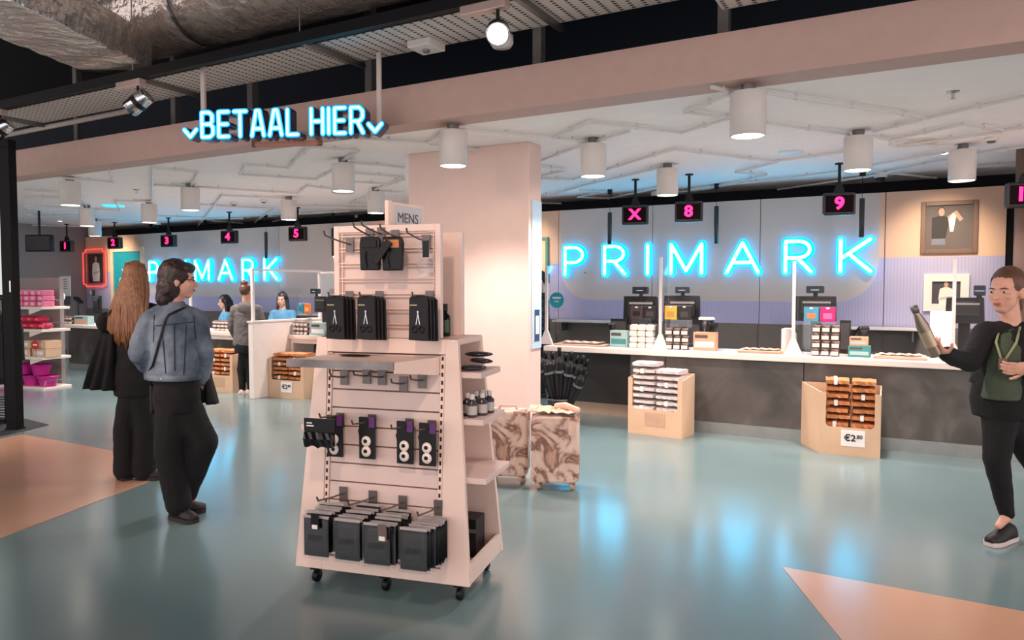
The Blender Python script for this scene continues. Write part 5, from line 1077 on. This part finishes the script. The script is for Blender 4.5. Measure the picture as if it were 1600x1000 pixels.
# --- woman with the bottle at right
d0 = 4.5
J = joints(d0, head=(1573, 455), neck=(1580, 510), sha=(1541, 520, .03), shb=(1618, 522, -.05), ela=(1514, 566, -.06), wra=(1478, 553, -.16), elb=(1640, 585, -.12), wrb=(1608, 574, -.26), pelvis=(1566, 625), kna=(1557, 718, -.04), ana=(1574, 806, 0), toea=(1546, 838, -.1), knb=(1612, 715, .05), anb=(1660, 800, .2), toeb=(1640, 835, .15))
yaw = YAW+R(140)
pw = thing('person', 'person in a black jacket and green top holding up a bottle at right', 'person', (J['ana'].x, J['ana'].y, 0)); J['toea'].z = 0.002; J['toeb'].z = .002
hr = rotm(YAW+R(118), R(-4))
build_body(pw, J, yaw, hr, SKIN, [('a', DP(1462, 543, d0-.2)-DP(1478, 553, d0-.16), -RT*.1+UP*.9, 1, R(32)), ('b', -RT-UP*.1, UP*.3+FW*.8, -1, R(30))], 1.14)
face_parts(pw, J['head'], hr, 1.14)
build_top(pw, J, yaw, BLKJ, lerp(J['neck'], J['pelvis'], .78), 'jacket', .006, .02, .96, .98)
build_trousers(pw, J, yaw, BLKC, (.105, .074, .045))
shirt = MB(); f_ = Vector((-math.sin(yaw), math.cos(yaw), 0)); oval(shirt, [(lerp(J['neck'], J['pelvis'], .97)+f_*.055, .115, .12), (lerp(J['neck'], J['pelvis'], .6)+f_*.07, .1, .12), (lerp(J['neck'], J['pelvis'], .25)+f_*.06, .085, .11), (lerp(J['neck'], J['pelvis'], .02)+f_*.02, .06, .06)], yaw)
attach(remesh(shirt, 'green_top', .009, 5, .012, .08), 'green_top', mat('green_cloth', (66, 76, 58), .8, var=.15, bump=.3, bscale=60), pw)
st_ = MB(); side_ = Vector((math.cos(yaw), math.sin(yaw), 0))
for k in (-1, 1): st_.tube([lerp(J['neck'], J['pelvis'], .0)+side_*.05*k+f_*.05, lerp(J['neck'], J['pelvis'], .2)+side_*.05*k+f_*.16, lerp(J['neck'], J['pelvis'], .42)+side_*.01*k+f_*.195], .007, 6)
attach(st_, 'lanyard', mat('lanyard_pale', (150, 156, 110), .6), pw); cd_ = lerp(J['neck'], J['pelvis'], .47)+f_*.2; attach(MB().box((-.022, -.004, -.04), (.022, .004, .03), Matrix.Translation(cd_) @ Matrix.Rotation(yaw, 4, 'Z')), 'badge', mat('badge_brown', (120, 86, 76), .5), pw, smooth=False)
shoe(pw, J['ana'], J['toea'], SHOEB, SOLEW); shoe(pw, J['anb'], J['toeb'], SHOEB, SOLEW)
HB = mat('hair_brown', (92, 58, 42), .5, var=.3, scale=30, bump=.4, bscale=120); hm = MB(); hf = lambda x, y, z: J['head']+hr @ Vector((x, y, z))*1.14
hm.ell(hf(0, -.022, .036), (.096, .11, .115), hr); hm.ell(hf(0, -.1, .02), (.04, .035, .045), hr); hm.cap(hf(0, -.1, .0), hf(0, -.12, -.1), .035, .02)
hme = remesh(hm, 'hair', .007, 3); bm = bmesh.new(); bm.from_mesh(hme)
bmesh.ops.delete(bm, geom=[v for v in bm.verts if (hr.transposed() @ (v.co-J['head'])).y > .05 and (hr.transposed() @ (v.co-J['head'])).z < .082], context='VERTS'); bm.to_mesh(hme); bm.free(); attach(hme, 'hair', HB, pw)
# bottle in the hand
b0, b1 = DP(1462, 556, d0-.21), DP(1427, 478, d0-.23); ax = (b1-b0); L = ax.length
t = thing('steel_bottle', 'grey metal bottle with cap held up by the person at right', 'bottle', b0); M = ax.to_track_quat('Z', 'Y').to_matrix().to_4x4()
MB().lathe([(.001, 0), (.03, 0), (.034, .01), (.034, L*.6), (.018, L*.84), (.017, L*.88)], 24, M).build('body', mat('bottle_champagne', (150, 136, 118), .25, .8), t, smooth=True); MB().lathe([(.021, L*.88), (.021, L*.99), (.001, L)], 20, M).build('cap', GREYM, t, smooth=True); MB().lathe([(.0345, L*.2), (.0345, L*.5)], 24, M, cap=False).build('stripe_band', mat('bottle_band', (186, 166, 140), .3, .6), t)

# --- blonde woman
d0 = 5.92
J = joints(d0, head=(213, 432), neck=(213, 470), sha=(183, 488), shb=(243, 488), ela=(164, 545, -.02), wra=(158, 580, .1), elb=(256, 545, 0), wrb=(250, 590, .1), pelvis=(211, 598), kna=(195, 670, -.02), ana=(196, 735, .02), toea=(190, 748, .14), knb=(228, 670, 0), anb=(226, 735, .02), toeb=(244, 746, .02))
yaw = YAW+R(8); hr = rotm(YAW+R(-5), 0)
pb = thing('person', 'long-haired blonde person in black seen from behind at left', 'person', (J['ana'].x, J['ana'].y, 0)); J['toea'].z = J['toeb'].z = .002
build_body(pb, J, yaw, hr, SKIN, [('a', Vector((0, 0, -1))+FH*.2, RT, 1, R(20)), ('b', Vector((0, 0, -1))+FH*.2, -RT, -1, R(20))]); face_parts(pb, J['head'], hr)
build_top(pb, J, yaw, BLKJ, lerp(J['neck'], J['pelvis'], 1.02), 'sweater', .004, .018, .95, .95, hemw=.18)
build_trousers(pb, J, yaw, BLKC, (.105, .088, .088), end=1.02)
shoe(pb, J['ana'], J['toea'], SHOEB, SOLEB); shoe(pb, J['anb'], J['toeb'], SHOEB, SOLEB)
HBL = mat('hair_blonde', (146, 98, 66), .42, var=.5, scale=14, bump=.3, bscale=90, stretch=(9, 9, .8)); hm = MB(); hf = lambda x, y, z: J['head']+hr @ Vector((x, y, z))
hm.ell(hf(0, -.015, .03), (.086, .1, .1), hr)
oval(hm, [(hf(-.01, -.12, -.56), .07, .02), (hf(-.01, -.13, -.5), .13, .035), (hf(0, -.125, -.36), .15, .05), (hf(0, -.11, -.2), .135, .06), (hf(0, -.06, -.08), .105, .085), (hf(0, -.02, .03), .085, .09)], YAW-R(5))
attach(remesh(hm, 'hair', .008, 4), 'hair', HBL, pb)
sm_ = MB()
for k in range(70):
    a_ = R(180+180*k/69.0); x_ = math.cos(a_); y_ = math.sin(a_); jit = random.uniform(-.012, .012); Lz = random.uniform(-.5, -.6)+.1*abs(x_)
    sm_.tube([hf(x_*.07, y_*.085, .08+random.uniform(-.01, .03)), hf(x_*.092, y_*.105, .0), hf(x_*.112+jit, y_*.11-.03, -.12), hf(x_*.145+jit, y_*.06-.11, -.28), hf(x_*.142+jit*2, y_*.045-.13, -.42), hf(x_*.11+jit*2, y_*.03-.13, Lz)], [.006, .011, .013, .013, .011, .003], 6)
attach(sm_, 'hair_locks', HBL, pb)
def drape(t, top, bots, m, nm, thick=.05):
    """cloth hanging from a short top edge down to a wider ragged hem"""
    (ta, tb), (ba, bb) = top, bots; nseg = 12; rings = []
    for i in range(10):
        u = i/9.0; a_, b_ = lerp(ta, ba, u), lerp(tb, bb, u); ring = []
        nrm = (b_-a_).cross(Vector((0, 0, 1))).normalized()
        for j in range(nseg): v = j/(nseg-1.0); ring.append(lerp(a_, b_, v)+nrm*(thick*.5+.03*u*math.sin(v*15+i*.3)))
        for j in range(nseg-1, -1, -1): v = j/(nseg-1.0); ring.append(lerp(a_, b_, v)-nrm*(thick*.5-.03*u*math.sin(v*15+i*.3)))
        rings.append(ring)
    return attach(MB().loft(rings), nm, m, t)
t = thing('carried_coat', 'black coat hanging over the arm of the blonde person', 'coat', DP(158, 608, d0-.1)); drape(t, (DP(160, 520, d0-.1), DP(180, 522, d0-.1)), (DP(134, 607, d0-.12), DP(178, 610, d0-.1)), BLKJ, 'coat_cloth', .09)
bh = DP(168, 505, d0-.06); mb = MB(); mb.ell(bh, (.055, .09, .09)); attach(remesh(mb, 'bag', .008, 3, .01, .05), 'hood', BLKJ, t); attach(MB().tube([DP(166, 496, d0-.14), DP(172, 486, d0-.15), DP(184, 482, d0-.1)], .008, 6), 'strap', mat('strap_leather', (44, 38, 38), .35), t)

# --- woman in the denim jacket
d0 = 4.94
J = joints(d0, head=(280, 438), neck=(272, 478), sha=(236, 500, -.02), shb=(304, 498, .04), ela=(216, 552, -.04), wra=(238, 580, .1), elb=(318, 552, .06), wrb=(316, 592, .12), pelvis=(276, 618), kna=(264, 706, -.04), ana=(280, 790, -.03), toea=(305, 817, -.1), knb=(318, 690, .03), anb=(288, 772, .1), toeb=(314, 792, .14))
yaw = YAW+R(-28); hr = rotm(YAW+R(-72), R(-3))
pd = thing('person', 'dark-haired person in a blue denim jacket and black trousers, seen from behind', 'person', (J['ana'].x, J['ana'].y, 0)); J['toea'].z = .002; J['toeb'].z = .002
build_body(pd, J, yaw, hr, SKIN, [('a', Vector((0, 0, -.6))+FH+RT*.4, RT, 1, R(20)), ('b', Vector((0, 0, -1))+FH*.3, -RT, -1, R(22))]); face_parts(pd, J['head'], hr)
DEN = bpy.data.materials.new('denim'); DEN.use_nodes = True; n, l, b = N(DEN); b.inputs['Roughness'].default_value = .85
tc = n.new('ShaderNodeTexCoord'); nz = n.new('ShaderNodeTexNoise'); nz.inputs['Scale'].default_value = 5; nz.inputs['Detail'].default_value = 6; l.new(tc.outputs['Object'], nz.inputs['Vector']); rp = n.new('ShaderNodeValToRGB'); l.new(nz.outputs[0], rp.inputs[0])
rp.color_ramp.elements[0].position = .35; rp.color_ramp.elements[0].color = lin((64, 77, 96)); rp.color_ramp.elements[1].position = .72; rp.color_ramp.elements[1].color = lin((136, 148, 160)); l.new(rp.outputs[0], b.inputs['Base Color'])
n2 = n.new('ShaderNodeTexNoise'); n2.inputs['Scale'].default_value = 160; bp_ = n.new('ShaderNodeBump'); bp_.inputs['Strength'].default_value = .3; bp_.inputs['Distance'].default_value = .004; l.new(tc.outputs['Object'], n2.inputs['Vector']); l.new(n2.outputs[0], bp_.inputs['Height']); l.new(bp_.outputs[0], b.inputs['Normal'])
hem = DP(269, 588, d0); jk = build_top(pd, J, yaw, DEN, hem, 'denim_jacket', .012, .03, .95, 1.03, hemw=.2)
mb = MB(); cz = hem; c_, s_ = Vector((math.cos(yaw), math.sin(yaw), 0)), Vector((-math.sin(yaw), math.cos(yaw), 0))
mb.loft([[cz+Vector((0, 0, z))+c_*rx*math.cos(2*math.pi*j/28)+s_*ry*math.sin(2*math.pi*j/28) for j in range(28)] for z, rx, ry in ((-.018, .205, .137), (-.016, .214, .146), (.022, .214, .146), (.024, .205, .137))]); attach(mb, 'waistband', DEN, pd)
attach(MB().ell(hem-FH*.15+RT*.0+Vector((0, 0, .0)), (.01, .01, .01)), 'button', CHROME, pd)
mb = MB(); oval(mb, [(J['neck']-Vector((0, 0, .05)), .1, .09), (J['neck']+Vector((0, 0, .01)), .072, .07), (J['neck']+Vector((0, 0, .03)), .07, .068)], yaw); attach(remesh(mb, 'collar', .008, 4, .01, .05), 'collar', DEN, pd)
build_trousers(pd, J, yaw, BLKC, (.12, .095, .085), end=.98)
shoe(pd, J['ana'], J['toea'], SHOEB, SOLEB); shoe(pd, J['anb'], J['toeb'], SHOEB, SOLEB)
HD = mat('hair_dark', (44, 28, 26), .45, var=.3, scale=20, bump=.4, bscale=90); hm = MB(); hf = lambda x, y, z: J['head']+hr @ Vector((x, y, z))
hm.ell(hf(0, -.03, .035), (.098, .108, .112), hr); hm.ell(hf(0, -.055, -.05), (.104, .085, .1), hr); hm.ell(hf(-.01, -.075, -.12), (.092, .07, .065), hr); hm.ell(hf(0, .05, .085), (.07, .05, .035), hr)
attach(remesh(hm, 'hair', .008, 3, .016, .035), 'hair', HD, pd)
attach(MB().tube([hf(.07, .02, .008), hf(.068, .09, .006), hf(.03, .1, .004), hf(0, .1, .006)], .003, 6), 'glasses', BLKPL, pd)
from mathutils.bvhtree import BVHTree
bvh = BVHTree.FromPolygons([v.co+pd.location for v in jk.data.vertices], [tuple(p_.vertices) for p_ in jk.data.polygons])
def onto(a_, b_, k=10, off=.003):
    out = []
    for i in range(k+1):
        r_ = ray(a_[0]+(b_[0]-a_[0])*i/k, a_[1]+(b_[1]-a_[1])*i/k).normalized(); h_ = bvh.ray_cast(CP, r_)
        if h_[0]: out.append(h_[0]-r_*off)
    return out
DEND = mat('denim_seam', (44, 54, 70), .85)
for a_, b_ in (((243, 509), (302, 503)), ((253, 512), (259, 584)), ((291, 508), (287, 586)), ((272, 508), (273, 580)), ((241, 492), (240, 535)), ((303, 494), (306, 530))):
    q_ = onto(a_, b_)
    if len(q_) > 2: attach(MB().tube(q_, .0035, 6), 'seam', DEND, pd)
pts = onto((291, 479), (263, 492), 6, .008)+onto((258, 499), (238, 572), 10, .008)
t = thing('crossbody_bag', 'thin black bag strap crossing the back of the denim jacket', 'bag', DP(256, 645, d0+.24)); attach(MB().tube(pts, .011, 8, flat=.4), 'strap', BLKPL, t); mb = MB(); mb.box((-.09, -.03, -.1), (.09, .03, .1), Matrix.Translation(DP(256, 622, d0+.24)) @ Matrix.Rotation(yaw+R(60), 4, 'Z')); attach(remesh(mb, 'pouch', .008, 3), 'pouch', BLKPL, t)
attach(MB().tube([pts[-1], DP(230, 586, d0-.05), DP(236, 600, d0+.16), DP(252, 612, d0+.24)], .009, 8, flat=.5), 'lower_strap', BLKPL, t)
t = thing('carried_coat', 'black coat carried at the right side of the person in denim', 'coat', DP(325, 632, d0+.1)); drape(t, (DP(308, 570, d0+.14), DP(325, 572, d0+.14)), (DP(302, 626, d0+.14), DP(337, 632, d0+.14)), BLKJ, 'coat_cloth', .07)

# --- customer in the grey hoodie
d0 = 10.45
J = joints(d0, head=(386, 456), neck=(385, 474), sha=(368, 484), shb=(402, 484), ela=(362, 510, .05), wra=(368, 525, .2), elb=(409, 505, .1), wrb=(404, 500, .3), pelvis=(384, 540), kna=(377, 577), ana=(379, 609), toea=(376, 616, -.06), knb=(391, 577), anb=(391, 608), toeb=(390, 614, -.02))
J['toea'] = Vector((J['ana'].x-.05, J['ana'].y+.14, .002)); J['toeb'] = Vector((J['anb'].x+.03, J['anb'].y+.14, .002)); yaw = YAW+R(-15); hr = rotm(YAW+R(-25), R(-5))
ph = thing('person', 'customer in a grey hoodie, black leggings and white shoes at the till', 'person', (J['ana'].x, J['ana'].y, 0))
build_body(ph, J, yaw, hr, SKIN, [('a', FH+RT*.3, Vector((0, 0, -1)), 1, R(15)), ('b', FH, Vector((0, 0, -1)), -1, R(15))]); face_parts(ph, J['head'], hr)
HOOD = mat('hoodie_grey', (104, 98, 96), .9, var=.1, bump=.3, bscale=50); build_top(ph, J, yaw, HOOD, lerp(J['neck'], J['pelvis'], 1.0), 'hoodie', .008, .02, .95, 1, hemw=.185)
mb = MB(); mb.ell(J['neck']-FH*.09-Vector((0, 0, .07)), (.13, .07, .1)); attach(remesh(mb, 'hood', .01, 4, .02, .06), 'hood', HOOD, ph)
build_trousers(ph, J, yaw, BLKC, (.085, .06, .045)); shoe(ph, J['ana'], J['toea'], SOLEW, SOLEW); shoe(ph, J['anb'], J['toeb'], SOLEW, SOLEW)
hm = MB(); hf = lambda x, y, z: J['head']+hr @ Vector((x, y, z)); hm.ell(hf(0, -.025, .03), (.084, .095, .1), hr); hm.ell(hf(0, -.06, .12), (.05, .05, .045), hr); attach(remesh(hm, 'hair', .008, 3, .01, .03), 'hair', HB, ph)

# --- staff behind the counters
SHB = mat('shirt_blue', (96, 160, 200), .8, var=.08); SKP = mat('skin_pale', (222, 178, 156), .5, var=.05)
def staff(label, px, py, Y, fyaw, top, hair, long_, lab_extra=None):
    hd = WY(px, py, Y); f_ = Vector((-math.sin(fyaw), math.cos(fyaw), 0)); r_ = Vector((math.cos(fyaw), math.sin(fyaw), 0)); h_ = hd.z; base = Vector((hd.x, hd.y, 0)); V = lambda x, y, z: base+r_*x+f_*y+Vector((0, 0, z))
    J = dict(head=V(0, 0, h_), neck=V(0, -.02, h_-.17), sha=V(-.17, -.02, h_-.24), shb=V(.17, -.02, h_-.24), ela=V(-.22, .05, h_-.5), wra=V(-.14, .26, h_-.5), elb=V(.22, .05, h_-.5), wrb=V(.14, .26, h_-.52), pelvis=V(0, -.02, h_-.68), kna=V(-.09, .02, .48), knb=V(.09, .02, .48), ana=V(-.09, -.02, .09), anb=V(.09, -.02, .09), toea=V(-.1, .12, .002), toeb=V(.1, .12, .002))
    t = thing('person', label, 'person', base); hr = rotm(fyaw, R(-6)); build_body(t, J, fyaw, hr, SKP, [('a', f_, Vector((0, 0, -1)), 1, R(14)), ('b', f_, Vector((0, 0, -1)), -1, R(14))]); face_parts(t, J['head'], hr, lips=(190, 80, 84))
    build_top(t, J, fyaw, top, lerp(J['neck'], J['pelvis'], 1.02), 'shirt', 0, .014, .6, .95); build_trousers(t, J, fyaw, BLKC, (.09, .07, .06)); shoe(t, J['ana'], J['toea'], SHOEB, SOLEB); shoe(t, J['anb'], J['toeb'], SHOEB, SOLEB)
    hm = MB(); hf = lambda x, y, z: J['head']+hr @ Vector((x, y, z)); hm.ell(hf(0, -.014, .036), (.088, .11, .106), hr)
    if long_:
        for k in (-1, 1): hm.cap(hf(k*.075, -.01, .02), hf(k*.1, .0, -.24), .03, .03)
        hm.cap(hf(0, -.07, 0), hf(0, -.09, -.26), .075, .06)
    me = remesh(hm, 'hair', .008, 3, .01, .04); bm = bmesh.new(); bm.from_mesh(me); bmesh.ops.delete(bm, geom=[v for v in bm.verts if (hr.transposed() @ (v.co-J['head'])).y > .045 and (hr.transposed() @ (v.co-J['head'])).z < .065 and abs((hr.transposed() @ (v.co-J['head'])).x) < .06], context='VERTS'); bm.to_mesh(me); bm.free(); attach(me, 'hair', hair, t)
HBK = mat('hair_black', (26, 20, 22), .4, var=.3)
staff('cashier with long dark hair and blue shirt facing the viewer', 441, 468, 8.95, YAW+R(172), SHB, HBK, True)
staff('cashier in blue turned sideways behind the left till', 351, 472, 8.95, YAW+R(120), SHB, HBK, True)
PLAID = bpy.data.materials.new('plaid'); PLAID.use_nodes = True; n, l, b = N(PLAID); b.inputs['Roughness'].default_value = .8; tc = n.new('ShaderNodeTexCoord'); ck = n.new('ShaderNodeTexChecker'); ck.inputs['Scale'].default_value = 18; ck.inputs['Color1'].default_value = lin((30, 30, 36)); ck.inputs['Color2'].default_value = lin((64, 62, 74)); l.new(tc.outputs['Object'], ck.inputs['Vector']); l.new(ck.outputs[0], b.inputs['Base Color'])
staff('person in a dark plaid shirt mostly hidden behind the column', 842, 438, 9.2, YAW+R(100), PLAID, HBK, False)
